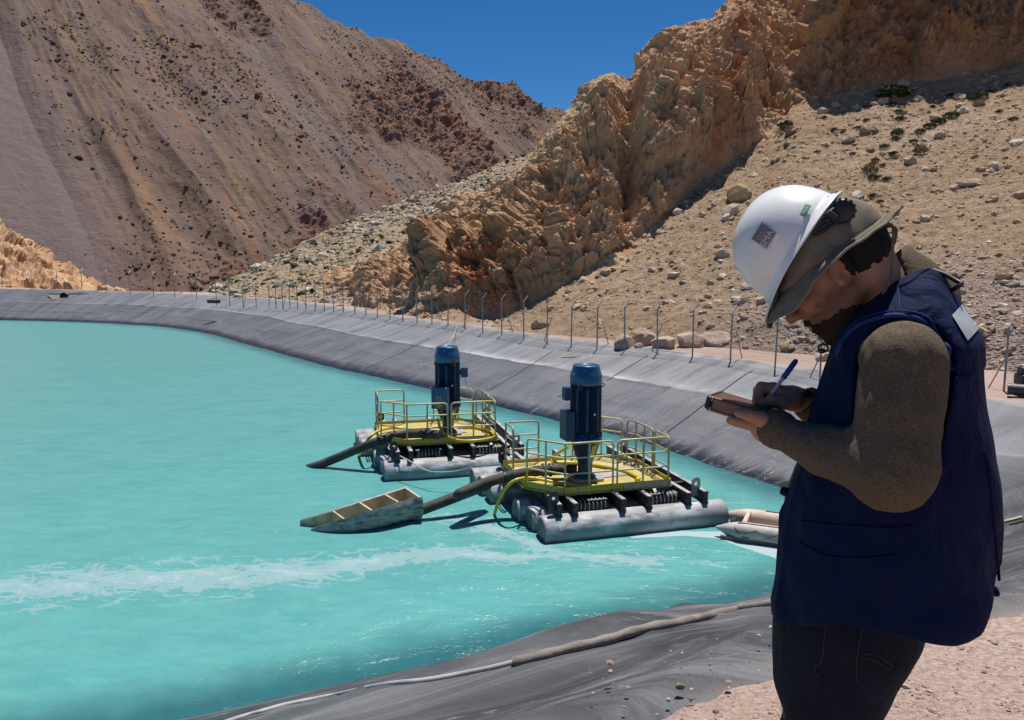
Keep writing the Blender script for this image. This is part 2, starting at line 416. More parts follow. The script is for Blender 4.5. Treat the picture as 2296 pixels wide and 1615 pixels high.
# ---- ground: one sheet to the horizon
def axis(a, b, dense_lo, dense_hi, fine, coarse_n):
    d = np.arange(dense_lo, dense_hi, fine)
    l = dense_lo - np.geomspace(fine * 2, dense_lo - a, coarse_n)[::-1]; r_ = dense_hi + np.geomspace(fine * 2, b - dense_hi, coarse_n)
    return np.r_[l, d, r_]
gx = axis(-4000, 4000, -1.0, 4.5, .03, 140); gy = axis(-3000, 6000, 1.6, 4.6, .03, 150)
GX, GY = np.meshgrid(gx, gy, indexing='ij'); GZ, gsd, gi = terr(GX, GY)
GZ = GZ.reshape(GX.shape); GZ0 = GZ.copy(); gsd = gsd.reshape(GX.shape); W_ = SW[gi].reshape(GX.shape)
under = 1 - sstep(W_ - .75, W_ - .35, gsd)
GZ = GZ - under * .35 - .03 * np.clip(1 - under, 0, 1)
nr = np.exp(-((GX - 2) ** 2 + (GY - 3) ** 2) / 60)
GZ += (fbm(GX * 1.3, GY * 1.3, oct=5) * .05 + fbm(GX * 14, GY * 14, oct=3, seed=4) * .012 * nr) * (1 - under)
GZ -= np.clip((gsd - W_ - 4) * .4, 0, 24) * sstep(-2, -20, GX + .0) * sstep(30, 50, GY)
nn_ = nearness[gi].reshape(GX.shape)
near_g = GZ0 + .012 + np.clip((gsd - W_ + .13 + .30 * fbm(GX * 1.6, GY * 1.6, oct=5, seed=14)) * .22, -.40, .028) + (fbm(GX * 12, GY * 12, oct=3, seed=4) * .006 + fbm(GX * 1.5, GY * 1.5, oct=3, seed=6) * .012) * nr
wn_ = sstep(.8, .98, nn_) * (gsd > W_ - 1.2) * (gsd < W_ + 30); GZ = GZ * (1 - wn_) + near_g * wn_
GZ += .9 * np.clip(fbm(GX * .03, GY * .03, oct=4, seed=9), 0, 1) * sstep(20, 60, gsd - W_) * (GY > 0)
ground = mesh_np('ground', np.stack([GX, GY, GZ], -1).reshape(-1, 3), grid_faces(len(gx), len(gy)), MAT_G)
tag(ground, kind='structure')

# ---- liner: a sheet laid from under the water up over the crest
dist = np.hypot(S[:, 0], S[:, 1]); step = np.clip(dist * .0035, .045, 1.2)
dens = 1 / step; cum = np.r_[0, np.cumsum(.5 * (dens[1:] + dens[:-1]) * np.diff(sl))]
ns = int(cum[-1]); sq = np.interp(np.linspace(0, cum[-1], ns), cum, sl)
pick = lambda a: np.interp(sq, sl, a)
LX, LY, LNX, LNY = pick(S[:, 0]), pick(S[:, 1]), pick(SN[:, 0]), pick(SN[:, 1]); LH, LW, LNR = pick(SH), pick(SW), pick(nearness)
tt = np.r_[np.linspace(-2.6, -.3, 8), np.linspace(-.2, 1.0, 30), np.linspace(1.05, 10.6, 190)]
SQ, TT = np.meshgrid(sq, tt, indexing='ij'); H2 = LH[:, None]; W2 = LW[:, None]
edge = LNR * .35 + np.maximum((.35 + .35 * fbm(sq * .45, sq * 0, oct=4, seed=3)) * (1 - LNR) + LNR * (-.02 + .55 * fbm(sq * .8, sq * 0, oct=4, seed=3)) + .08 * fbm(sq * 3, sq * 0, oct=3, seed=8), -.30)
TT = np.where(TT > 0, TT * (W2 + edge[:, None]) / 10.6, TT)
X3 = LX[:, None] + LNX[:, None] * TT; Y3 = LY[:, None] + LNY[:, None] * TT
q = TT / W2
Z3 = np.where(TT > 0, H2 * prof(q), np.maximum(TT * .45, -2.2))
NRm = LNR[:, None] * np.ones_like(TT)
shore_fade = sstep(-.3, 1.2, TT) * (1 - NRm) + sstep(2.4, 7.4, TT) * NRm; crest_fade = 1 - sstep(.93, 1.0, q)
# folds: long soft ones near the camera, fine downslope wrinkles far away
f1 = np.clip(ridged(SQ * .13 + TT * .10, TT * .40 - SQ * .10 + .3 * vnoise(SQ * .3, TT * .3), oct=2, seed=21), 0, 1) ** 1.5 * .22 + fbm(SQ * .5, TT * .5, oct=3, seed=5) * .08 + np.clip(ridged(SQ * .35 - TT * .5, TT * .3 + SQ * .2, oct=2, seed=91), .2, 1) * .12
f2 = ridged(SQ * .55 + TT * .15, TT * .10, oct=4, seed=31) * .030 + fbm(SQ * .22, TT * .3, oct=3, seed=33) * .09 + np.clip(ridged(SQ * .12 + TT * .2, TT * .7, oct=2, seed=35), .1, 1) * .09 * (1 - sstep(2.0, 4.0, TT))
fold = f1 * NRm + f2 * (1 - NRm)
sm = ((SQ + .18 * TT + .15 * np.sin(TT * .8)) % 6.9) - 3.45; seam = np.exp(-(sm / .03) ** 2) * (1 - NRm) ; 
sm2 = TT * .55 + SQ * .10; mid = np.exp(-((q - .52) / .014) ** 2)
Z3 = Z3 + fold * (.25 * (1 - NRm) + (.75 + .25 * NRm) * shore_fade) * (.15 + .85 * crest_fade) * np.where(TT < -.3, .2, 1) + .015 * seam + mid * .05 * (1 - NRm)
# creases fanning from the crest near the camera
Z3 += NRm * crest_fade * shore_fade * .05 * ridged(SQ * .9 + TT * .5, TT * .12, oct=2, seed=77)
crest_over = sstep(1.0, 1.06, q); Z3 += .012 * crest_over
wet = (1 - sstep(.02, .30, Z3 + .05 * fbm(SQ * 2.2, TT * 2, oct=3, seed=41))) * (1 - NRm * .55)
far_m = 1 - NRm
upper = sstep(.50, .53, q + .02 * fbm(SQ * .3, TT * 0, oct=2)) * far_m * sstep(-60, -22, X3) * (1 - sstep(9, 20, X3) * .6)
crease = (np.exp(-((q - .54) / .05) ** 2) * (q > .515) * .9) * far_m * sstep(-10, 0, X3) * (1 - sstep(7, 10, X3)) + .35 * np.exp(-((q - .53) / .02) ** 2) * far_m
dust = np.clip((sstep(.955, 1.0, q + .03 * fbm(SQ * 1.5, TT * 1.5, oct=4, seed=3))) * (.25 + .5 * vnoise(SQ * 2, TT * 2, seed=6)) , 0, 1) + sstep(1.01, 1.045, q) * .4
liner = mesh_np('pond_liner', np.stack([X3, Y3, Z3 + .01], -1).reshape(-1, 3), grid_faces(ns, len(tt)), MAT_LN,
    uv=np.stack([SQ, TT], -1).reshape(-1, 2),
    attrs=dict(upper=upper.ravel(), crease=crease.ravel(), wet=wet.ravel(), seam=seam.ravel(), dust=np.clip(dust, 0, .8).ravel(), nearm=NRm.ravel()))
tag(liner, kind='structure')

# ---- water
def foam_field(x, y):
    """foam drifts: broad patchy bands along real lines on the pond"""
    F = np.zeros_like(x)
    bands = [([(-20, 1318), (120, 1312), (300, 1300), (430, 1296), (560, 1290), (700, 1278), (830, 1262), (930, 1245), (1040, 1240), (1150, 1250), (1290, 1240), (1440, 1258), (1480, 1266)],
              [.85, .85, .75, .75, .75, .62, .55, .50, .42, .36, .05, .45, .1], 1.0),
             ([(940, 1165), (1010, 1162), (1060, 1172), (1130, 1192), (1190, 1218), (1250, 1238), (1330, 1252), (1400, 1250)], [.12, .3, .4, .42, .36, .3, .3, .1], .9),
             ([(1560, 1262), (1500, 1232), (1620, 1270)], [.12, .15, .1], .6)]
    for pts, wd, amp in bands:
        c = np.array([on_z(u, v)[:2] for u, v in pts])
        best = np.full(x.shape, 99.0)
        for i in range(len(c) - 1):
            a, b = c[i], c[i + 1]; ab = b - a; t = np.clip(((x - a[0]) * ab[0] + (y - a[1]) * ab[1]) / (ab @ ab), 0, 1)
            d = np.hypot(x - a[0] - ab[0] * t, y - a[1] - ab[1] * t) / (wd[i] + (wd[i + 1] - wd[i]) * t)
            best = np.minimum(best, d)
        F = np.maximum(F, amp * np.clip(1.25 - best * .62, 0, 1.1))
    # solid pale scum lying against the boat and the long float
    c = np.array([on_z(u, v)[:2] for u, v in [(1420, 1203), (1530, 1196), (1620, 1200), (1700, 1222), (1800, 1250)]])
    wd = [.08, .16, .26, .42, .55]
    best = np.full(x.shape, 99.0)
    for i in range(len(c) - 1):
        a, b = c[i], c[i + 1]; ab = b - a; t = np.clip(((x - a[0]) * ab[0] + (y - a[1]) * ab[1]) / (ab @ ab), 0, 1)
        best = np.minimum(best, np.hypot(x - a[0] - ab[0] * t, y - a[1] - ab[1] * t) / (wd[i] + (wd[i + 1] - wd[i]) * t))
    return F, np.clip(2.2 - 1.6 * best, 0, 1.6)
def m_water():
    t = NT('pond_water'); v = t.coord('Object')
    foam = t.attr('foam'); scum = t.attr('scum'); edge = t.attr('edge')
    st = t.n('Mapping'); t.set(st.inputs[0], v); st.inputs['Scale'].default_value = (.7, 1.1, 1); st.inputs['Rotation'].default_value = (0, 0, -.15)
    big = t.noise(st.outputs[0], .55, 6, .62, .8)
    c = t.mix(t.fr(big, .35, .68), (.082, .300, .298), (.108, .345, .338))
    c = t.mix(t.math('MULTIPLY', t.fr(t.noise(st.outputs[0], 1.1, 7, .6, 1.5), .52, .6), t.math('MULTIPLY', t.attr('nearw'), .28)), c, (.085, .25, .245))
    rp = t.n('Mapping'); t.set(rp.inputs[0], v); rp.inputs['Scale'].default_value = (.5, 1.5, 1); rp.inputs['Rotation'].default_value = (0, 0, .25)
    c = t.mix(t.fr(t.noise(rp.outputs[0], 2.2, 6, .68, .5), .35, .65, 0, .55), c, (.130, .385, .372))  # paler stretched mottling: the shading of ripples painted into the colour
    c = t.mix(t.attr('farw'), c, (.105, .345, .342))
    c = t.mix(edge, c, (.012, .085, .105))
    f = t.noise(st.outputs[0], 1.25, 5, .6, 2.2); f2 = t.noise(st.outputs[0], 5.0, 5, .6, 2.0)
    field = t.math('ADD', t.math('MULTIPLY', f, .62), t.math('MULTIPLY', f2, .38))
    th = t.math('SUBTRACT', .83, t.math('MULTIPLY', foam, .40))
    m = t.fr(t.math('SUBTRACT', field, th), 0, .012)
    wr = t.n('VectorMath'); wr.operation = 'MULTIPLY_ADD'; t.set(wr.inputs[0], t.noise(st.outputs[0], 1.6, 4, .6, out=1)); wr.inputs[1].default_value = (.9, .9, 0); t.set(wr.inputs[2], st.outputs[0])
    lace = t.math('MULTIPLY', t.fr(t.vor(wr.outputs[0], 2.3, 'DISTANCE_TO_EDGE'), .05, .085, 1, 0), t.math('MULTIPLY', t.fr(foam, .18, .5), t.fr(t.noise(st.outputs[0], 1.9, 3, .6), .46, .52)))
    m = t.math('MAXIMUM', m, lace)
    m2 = t.fr(t.math('SUBTRACT', t.math('ADD', t.math('MULTIPLY', scum, .55), t.math('MULTIPLY', field, .5)), .62), 0, .05)
    fleck_glint = t.fr(t.vor(st.outputs[0], 2.4), .018, .03, 1, 0)  # foam flecks that also paint in the sun glints on the water
    fleck_glint = t.math('MULTIPLY', fleck_glint, t.fr(t.noise(v, .5, 3, .6), .5, .6))
    mm = t.math('MAXIMUM', t.math('MAXIMUM', m, m2), t.math('MULTIPLY', t.math('MULTIPLY', fleck_glint, t.attr('nearw')), .8))
    thick = t.fr(t.math('SUBTRACT', field, th), .10, .26)
    c = t.mix(mm, c, t.mix(t.math('MAXIMUM', thick, m2), (.20, .345, .355), (.33, .42, .44)))
    rr = t.fr(mm, 0, 1, .20, .7)
    wv = t.n('Mapping'); t.set(wv.inputs[0], v); wv.inputs['Scale'].default_value = (.7, 1.3, 1); wv.inputs['Rotation'].default_value = (0, 0, .3)
    h = t.math('ADD', t.math('MULTIPLY', t.noise(wv.outputs[0], 1.3, 6, .62, .6), 1.0), t.math('MULTIPLY', t.noise(wv.outputs[0], 7.5, 5, .6, .4), .22))
    n1 = t.bump(h, .7, .12); n2 = t.bump(mm, .3, .02, n1)
    return t.done(c, rr, nrm=n2, spec=.26)
MAT_W = m_water()
wx = np.r_[np.linspace(-122, -30, 60), np.linspace(-29, 14, 620)]; wy = np.r_[np.linspace(-14, 9, 30), np.linspace(9.2, 26, 360), np.linspace(26.5, 95, 130)]
WX, WY = np.meshgrid(wx, wy, indexing='ij'); wsd, _ = pond_sd(WX, WY); wsd = wsd.reshape(WX.shape)
fo, scum = foam_field(WX, WY)
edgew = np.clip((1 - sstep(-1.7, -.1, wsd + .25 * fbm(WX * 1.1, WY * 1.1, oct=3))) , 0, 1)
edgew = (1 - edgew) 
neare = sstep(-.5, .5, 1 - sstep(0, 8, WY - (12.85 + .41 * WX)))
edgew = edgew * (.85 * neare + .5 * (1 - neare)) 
WZ = .018 * fbm(WX * .9, WY * 1.4, oct=3, seed=2)
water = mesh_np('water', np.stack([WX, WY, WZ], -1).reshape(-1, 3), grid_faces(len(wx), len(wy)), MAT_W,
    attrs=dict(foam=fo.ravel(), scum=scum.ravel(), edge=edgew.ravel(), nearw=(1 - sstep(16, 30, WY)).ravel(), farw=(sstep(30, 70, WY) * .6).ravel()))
tag(water, kind='structure')

# ---- polar terrain patches: rows go away from the camera, columns across
def bearing(u): return (np.asarray(u, float) - 1147.5) / 1785 / math.cos(PITCH)      # x / y, close enough off-axis
def elev(v): return np.tan(np.arctan((807.5 - np.asarray(v, float)) / 1785) - PITCH)
def patch(name, cols, prof_fn, disp_fn, material, nrows, back=6, uvfn=None, attrfn=None):
    """cols: bearings. prof_fn(b) -> (ys, zs) polyline going away from the viewer for each bearing."""
    B = cols; n = len(B); YY = np.zeros((n, nrows)); ZZ = np.zeros((n, nrows))
    for i, b in enumerate(B):
        ys, zs = prof_fn(b); ys = np.array(ys, float); zs = np.array(zs, float)
        L = np.hypot(np.diff(ys) / ys[1:] * .35, np.diff(zs) / ys[1:]); L = np.r_[0, np.cumsum(L + 1e-6)]
        q = np.linspace(0, L[-1], nrows); YY[i] = np.interp(q, L, ys); ZZ[i] = np.interp(q, L, zs)
    XX = YY * B[:, None]; Pm = np.stack([XX, YY, ZZ], -1)
    du = np.gradient(Pm, axis=0); dv = np.gradient(Pm, axis=1); N = np.cross(du, dv); N /= np.linalg.norm(N, axis=2)[..., None] + 1e-9
    N *= np.where(N[..., 2:] < 0, -1, 1)
    Pm2, at = disp_fn(Pm, N)
    uv = uvfn(Pm2) if uvfn else None
    o = mesh_np(name, Pm2.reshape(-1, 3), grid_faces(n, nrows), material, smooth=False, uv=uv, attrs={k_: np.broadcast_to(a, XX.shape).ravel() for k_, a in at.items()})
    tag(o, kind='structure'); return o, Pm2, N, at

# left mountain: a steep valley side falling to the right and towards the pond
FD = np.array([.65, -.76]); SD = np.array([.76, .65])
def mt_prof(b):
    u = b * math.cos(PITCH) * 1785 + 1147.5
    sky_v = np.interp(u, [-500, -250, 0, 300, 500, 655, 740, 850, 960, 1010, 1060, 1150, 1245, 1330, 1500], [-400, -310, -230, -140, -70, 0, 45, 92, 138, 165, 190, 230, 270, 312, 400])
    e = float(elev(sky_v)); c = 130.0
    toe = c / (.525 - .455 * b); cr = (c + 6.3) / (.525 - .455 * b - e); zc = CAMZ + e * cr
    low = (c - 24) / (.525 - .455 * b)
    return [low, toe, cr * .985, cr, cr * 1.06, cr * 1.4], [-24, 0, zc - .015 * cr * (.5), zc, zc - .02 * cr, zc * .45]
def mt_disp(Pm, N):
    s = Pm[..., 0] * SD[0] + Pm[..., 1] * SD[1]; f = Pm[..., 0] * FD[0] + Pm[..., 1] * FD[1]; z = Pm[..., 2]
    hfr = np.clip(z / 90, 0, 1.3); toe = sstep(-20, 12, z)
    sw = s + .06 * f + 10 * fbm(s * .012, f * .006, oct=3, seed=1)
    g = ridged(sw * .019, f * .0035, oct=4, seed=5) * 9 + ridged(sw * .055, f * .010, oct=4, seed=15) * 3.4 + fbm(sw * .2, f * .07, oct=4, seed=25) * 1.0
    rk = fbm(sw * .035, f * .018, oct=3, seed=44)
    rock = sstep(.12, .32, rk) * sstep(-8, 4, z)
    bx = ridged(Pm[..., 0] * .11, Pm[..., 1] * .11, z * .11, oct=5, seed=61, gain=.6)
    d = g * toe * .8 + rock * (bx * 3.2 + .8)
    band = np.exp(-((sw - SB0) / (10 + 4 * sstep(60, 0, z))) ** 2) if SB0 is not None else 0 * s
    band2 = np.exp(-((sw - SB1) / 6) ** 2) * .55
    band = np.clip(band * 1.5, 0, 1) ; band = np.maximum(band, band2)
    d = d * (1 - .75 * band) - band * 2.5; rock = rock * (1 - band)
    tan = sstep(330, 420, s)
    return Pm + N * d[..., None], dict(rock=rock, smoothband=band, tan=tan)
def mt_uv(Pm): return np.stack([Pm[..., 0] * SD[0] + Pm[..., 1] * SD[1], Pm[..., 0] * FD[0] + Pm[..., 1] * FD[1]], -1).reshape(-1, 2)
def mt_point(u, v):   # intersection of a view ray with the un-displaced mountain plane
    b = float(bearing(u)); e = float(elev(v)); y = 136.3 / (.525 - .455 * b - e); return b * y, y
def _sb(u, v):
    x_, y_ = mt_point(u, v); s_ = x_ * SD[0] + y_ * SD[1]; f_ = x_ * FD[0] + y_ * FD[1]
    return float(s_ + .06 * f_ + 10 * fbm(np.array([s_ * .012]), np.array([f_ * .006]), oct=3, seed=1)[0])
SB0, SB1 = _sb(130, 520), _sb(800, 430)
mountain, mtP, mtN, mtA = patch('mountain', bearing(np.linspace(-380, 1420, 820)), mt_prof, mt_disp, MAT_MT, 420, uvfn=mt_uv)

# small red spur at the far left foot of the mountain
def sp_prof(b):
    u = b * math.cos(PITCH) * 1785 + 1147.5
    v = np.interp(u, [-400, -100, 0, 60, 130, 200, 250, 300], [300, 420, 478, 535, 590, 632, 655, 680]); e = float(elev(v))
    cr = 128; zc = CAMZ + e * cr
    return [92, 101, 113, cr, 134, 150], [-3, 1.5, 2 + (zc - 2) * .55, zc, zc - .5, -4]
def sp_disp(Pm, N):
    X, Y, Z = Pm[..., 0], Pm[..., 1], Pm[..., 2]
    r = ridged(X * .12, Y * .12, Z * .12, oct=5, seed=71, gain=.6); low = 1 - sstep(7, 14, Z)
    d = r * (1.0 * low + .5) * sstep(1.5, 4, Z) + low * (facet(X * .25, Y * .25, Z * .25, seed=4) * 1.8 + facet(X * .8, Y * .8, Z * .8, seed=5) * .6)
    return Pm + N * d[..., None], dict(rock=low * .9, red=.10 + .35 * low * np.clip(.5 + fbm(X * .2, Y * .2, Z * .2, oct=3), 0, 1), dark=0 * low, rub=0 * low)
spur, *_ = patch('hill', bearing(np.linspace(-420, 310, 240)), sp_prof, sp_disp, MAT_SC, 130)

# boulder-strewn ridge in the middle distance
def rd_prof(b):
    u = b * math.cos(PITCH) * 1785 + 1147.5
    v = np.interp(u, [330, 400, 430, 500, 600, 700, 800, 900, 1000, 1100, 1190, 1300, 1500], [700, 680, 668, 636, 588, 542, 502, 455, 418, 378, 345, 300, 250]); e = float(elev(v))
    cr = np.interp(u, [400, 1200], [100, 135]); ba = np.interp(u, [400, 500, 800, 1200], [82, 76, 66, 62]); zc = CAMZ + e * cr
    return [ba - 3, ba, ba + (cr - ba) * .5, cr, cr + 4, cr + 40], [1.2, 2.1, 2.1 + (zc - 2.1) * .46, zc, zc - .3, zc - 22]
def rd_disp(Pm, N):
    X, Y, Z = Pm[..., 0], Pm[..., 1], Pm[..., 2]
    d = fbm(X * .08, Y * .08, Z * .08, oct=4, seed=81) * 1.1 + ridged(X * .5, Y * .5, Z * .5, oct=4, seed=83) * .28
    return Pm + N * (d * sstep(1.8, 4, Z))[..., None], dict(rock=0 * X, red=0 * X, dark=0 * X, rub=0 * X)
def m_ridge():
    t = NT('stony_ridge'); v = t.coord('Object')
    c = t.mix(t.fr(t.noise(v, .12, 6, .6), .4, .6), (.40, .29, .19), (.34, .265, .18))
    c = t.mix(t.fr(t.noise(v, 1.1, 8, .7), .45, .62), c, (.21, .165, .105))
    vd = t.vor(v, 1.7); vc = t.vor(v, 1.7, 'F1', 'Color')
    c = t.mix(t.fr(vd, .22, .34, .8, 0), c, t.mix(vc, (.32, .27, .21), (.55, .48, .40)))
    n1 = t.bump(vd, .8, .35); n2 = t.bump(t.noise(v, 2.4, 10, .72), .9, .3, n1)
    return t.done(c, .95, nrm=n2, spec=.1)
ridge, rdP, rdN, _ = patch('stony_hill', bearing(np.linspace(330, 1330, 460)), rd_prof, rd_disp, m_ridge(), 240)

# right-hand hillside: scree fan below, broken cliff above
UC = [600, 700, 800, 900, 1000, 1100, 1150, 1250, 1400, 1500, 1580, 1690, 1760, 1850, 1950, 2050, 2200, 2295, 2600]
VB = [700, 697, 692, 692, 700, 720, 705, 650, 565, 480, 405, 312, 235, 228, 195, 182, 152, 130, 90]     # foot of the rock
VS = [699, 652, 606, 560, 470, 425, 392, 285, 158, 92, 48, -30, -110, -190, -230, -260, -300, -330, -380]       # skyline
YB = [80, 71, 64, 58, 54.5, 52, 51, 51, 53, 55, 57, 60, 62, 62.5, 62.5, 62, 61, 60, 58]                     # how far the rock foot is
YK = [86, 80, 76, 72, 68, 65, 64, 63.5, 67, 70, 73, 80, 84, 82, 80, 79, 78, 77, 75]
YF = [78, 68, 61, 55.5, 51, 46.5, 45, 43, 40, 38.5, 37.5, 36, 35, 34, 33, 32, 30, 29, 26]                   # foot of the scree
def hs_prof(b):
    u = b * math.cos(PITCH) * 1785 + 1147.5; g = lambda a: float(np.interp(u, UC, a))
    yb, yk, yf = g(YB), g(YK), g(YF); zb = max(CAMZ + float(elev(g(VB))) * yb, 2.0); zk = CAMZ + float(elev(g(VS))) * yk
    st = float(sstep(1740, 1860, u))                   # upper right face is steep
    mid_y = yb + (yk - yb) * (.45 - .33 * st); mid_z = zb + (zk - zb) * (.52 + .04 * st)
    return [yf - 1.5, yf, yf + (yb - yf) * .5, yb, mid_y, yk, yk * 1.04, yk * 1.5], [1.5, 1.98, 2 + (zb - 2) * .47, zb, mid_z, zk, zk + .5, zk - 12]
def hs_disp(Pm, N):
    X, Y, Z = Pm[..., 0], Pm[..., 1], Pm[..., 2]
    u = X / Y * math.cos(PITCH) * 1785 + 1147.5
    yb = np.interp(u, UC, YB); e = (Z - CAMZ) / Y; eb = elev(np.interp(u, UC, VB))
    wob = .030 * fbm(X * .16, Y * .16, Z * .16, oct=5, seed=91)
    rk = sstep(-.006, .010, e - eb + wob) * sstep(1.6, 2.8, Z); rkd = sstep(-.008, .045, e - eb + wob)
    rk = np.maximum(rk, sstep(.5, 1.0, 1 - sstep(1050, 1180, u) + 0 * X) * sstep(2.0, 2.6, Z))
    xw = X + 1.5 * fbm(X * .2, Y * .2, Z * .2, oct=2, seed=3); zw = Z + 1.5 * fbm(X * .2 + 9, Y * .2, Z * .2, oct=2, seed=4)
    a = ridged(xw * .085 + zw * .02, Y * .085, zw * .06, oct=6, seed=101, gain=.55)
    xf = X + .16 * fbm(X * .8, Y * .8, Z * .8, oct=3, seed=33); zf = Z + .16 * fbm(X * .8, Y * .8 + 5, Z * .8, oct=3, seed=34)
    yf = Y + .16 * fbm(X * .8, Y * .8, Z * .8 + 9, oct=3, seed=35)
    blk = facet(xf * .22, yf * .22, zf * .18, seed=7) * 1.7; blk2 = facet(xf * .55 + 7, yf * .55, zf * .5, seed=17) * .8 + facet(xf * 1.3 + 7, yf * 1.3, zf * 1.2, seed=27) * .55 + facet(xf * 3.0 + 7, yf * 3.0, zf * 2.8, seed=37) * .30
    rough = fbm(X * 2.5, Y * 2.5, Z * 2.5, oct=3, seed=111) * .14
    steep = sstep(1700, 1900, u)
    # two great buttresses standing out of the left cliff
    butt = 1.5 * np.exp(-((u - 1335) / 62) ** 2) * sstep(.05, .10, e) * (1 - sstep(.20, .24, e)) + 2.0 * np.exp(-((u - 1480) / 85) ** 2) * sstep(.06, .12, e)
    butt = butt - 2.2 * np.exp(-((u - 1400) / 22) ** 2) * sstep(0, .06, e) + 2.2 * np.exp(-((u - 1640) / 60) ** 2) * sstep(.12, .18, e)
    dr = a * 1.7 + ridged(xw * .14 + zw * .03, Y * .03, zw * .035, oct=3, seed=151) * 1.3 + fbm(X * .07, Y * .07, Z * .05, oct=3, seed=141) * 2.2 + blk + blk2 + rough + butt
    cap = 1 - .65 * sstep(.75, 1.0, (Z - 2) / np.maximum(1, CAMZ + elev(np.interp(u, UC, VS)) * np.interp(u, UC, YK) - 2))
    sc = fbm(X * .12, Y * .12, Z * .12, oct=4, seed=121) * .5 + ridged(X * 1.7, Y * 1.7, Z * 1.7, oct=3, seed=123) * .06 + .10 * ridged(X * .55, Y * .55, Z * .55, oct=3, seed=125)
    rkd = np.maximum(rkd, .75 * (u < 1180)); d = rk * (.12 + .88 * rkd) * dr * cap * (.55 + .45 * sstep(2, 6, Z)) + (1 - rk) * sc * sstep(2.0, 3.0, Z)
    red = np.exp(-((u - 1105) / 110) ** 2) * (1 - sstep(-.01, .03, e)) * 1.1 + .75 * np.exp(-((u - 1575 - (e - .1) * 300) / 22) ** 2) * sstep(.05, .1, e) + .35 * steep + .25 * np.clip(fbm(X * .1, Y * .1, Z * .1, oct=3, seed=9) * 2, 0, 1)
    dark = np.clip(steep * .30 + .3 * np.clip(fbm(X * .07, Y * .07, Z * .1, oct=3, seed=19), 0, 1), 0, 1)  # steep upper right face darker, its shade put into the colour; random patches too
    return Pm + N * d[..., None], dict(rock=rk, red=np.clip(red * rk, 0, 1), dark=dark * rk, rub=(1 - rk) * (1 - sstep(3.0, 7.5, Z)) * sstep(1500, 1900, u))
cliff, hsP, hsN, hsA = patch('rocky_hillside', bearing(np.r_[np.linspace(600, 2600, 1150), np.linspace(2608, 3500, 150)]), hs_prof, hs_disp, MAT_SC, 620)
# ================================================================ loose stones and bushes on the slopes
def ico(sub=0):
    p = (1 + 5 ** .5) / 2
    V = [(-1,p,0),(1,p,0),(-1,-p,0),(1,-p,0),(0,-1,p),(0,1,p),(0,-1,-p),(0,1,-p),(p,0,-1),(p,0,1),(-p,0,-1),(-p,0,1)]
    F = [(0,11,5),(0,5,1),(0,1,7),(0,7,10),(0,10,11),(1,5,9),(5,11,4),(11,10,2),(10,7,6),(7,1,8),(3,9,4),(3,4,2),(3,2,6),(3,6,8),(3,8,9),(4,9,5),(2,4,11),(6,2,10),(8,6,7),(9,8,1)]
    V = [Vector(v).normalized() for v in V]
    for _ in range(sub):
        mid = {}; F2 = []
        def m(a, b):
            k_ = (min(a, b), max(a, b))
            if k_ not in mid: mid[k_] = len(V); V.append(((V[a] + V[b]) / 2).normalized())
            return mid[k_]
        for a, b, c in F:
            ab, bc, ca = m(a, b), m(b, c), m(c, a); F2 += [(a, ab, ca), (b, bc, ab), (c, ca, bc), (ab, bc, ca)]
        F = F2
    return np.array([tuple(v) for v in V]), np.array(F)
IV, IF = ico(0); IV1, IF1 = ico(1)
def stones(name, pts, sizes, material, seed=0, flat=.6, sub=0, jit=.28):
    r = np.random.default_rng(seed); n = len(pts); bv, bf = (IV, IF) if sub == 0 else (IV1, IF1)
    A = r.normal(size=(n, 3, 3)); Q, _ = np.linalg.qr(A)
    sc = sizes[:, None] * r.uniform(.55, 1.15, (n, 3)); V = bv[None] * (1 + r.uniform(-jit, jit, (n, len(bv), 1)))
    V = V * sc[:, None, :]; V = np.einsum('nij,nkj->nki', Q, V); V[..., 2] *= flat; V += pts[:, None, :]
    F = (bf[None] + (np.arange(n) * len(bv))[:, None, None]).reshape(-1, 3)
    return mesh_np(name, V.reshape(-1, 3), F, material, smooth=False, attrs={'tone': np.repeat(r.random(n), len(bv))})
def m_stone(name, stops):
    t = NT(name); v = t.coord('Object'); c = t.ramp(t.attr('tone'), stops)
    c = t.mix(t.fr(t.noise(v, 6, 5, .65), .4, .65, 0, .4), c, (.20, .14, .10))
    return t.done(c, .92, nrm=t.bump(t.noise(v, 12, 6, .7), .5, .04), spec=.2)
ST_TAN = m_stone('loose_stone', [(0, (.34, .22, .13)), (.4, (.44, .32, .20)), (.75, (.50, .39, .27)), (1, (.60, .52, .42))])
ST_PALE = m_stone('pale_stone', [(0, (.26, .21, .16)), (.4, (.40, .34, .27)), (.8, (.52, .46, .39)), (1, (.64, .59, .53))])
ST_PINK = m_stone('pink_gravel', [(0, (.26, .17, .14)), (.35, (.42, .29, .235)), (.7, (.52, .39, .33)), (1, (.60, .50, .44))])
ST_RUB = m_stone('rubble_stone', [(0, (.26, .18, .14)), (.45, (.42, .33, .27)), (.8, (.54, .46, .38)), (1, (.66, .60, .53))])
def pick_pts(Pm, weight, n, seed):
    r = np.random.default_rng(seed); w_ = np.clip(weight, 0, None).ravel(); w_ = w_ / w_.sum()
    i = r.choice(len(w_), n, p=w_); base = Pm.reshape(-1, 3)[i]; return base
def cell_area(Pm):
    du = np.gradient(Pm, axis=0); dv = np.gradient(Pm, axis=1); return np.linalg.norm(np.cross(du, dv), axis=2)
_u = hsP[..., 0] / hsP[..., 1] * math.cos(PITCH) * 1785 + 1147.5; vis = (_u > 640) & (_u < 3000)
ar = cell_area(hsP); sc_w = (1 - hsA['rock']) * vis * ar * (hsP[..., 2] > 2.0); dist_ = hsP[..., 1]
r_ = np.random.default_rng(5)
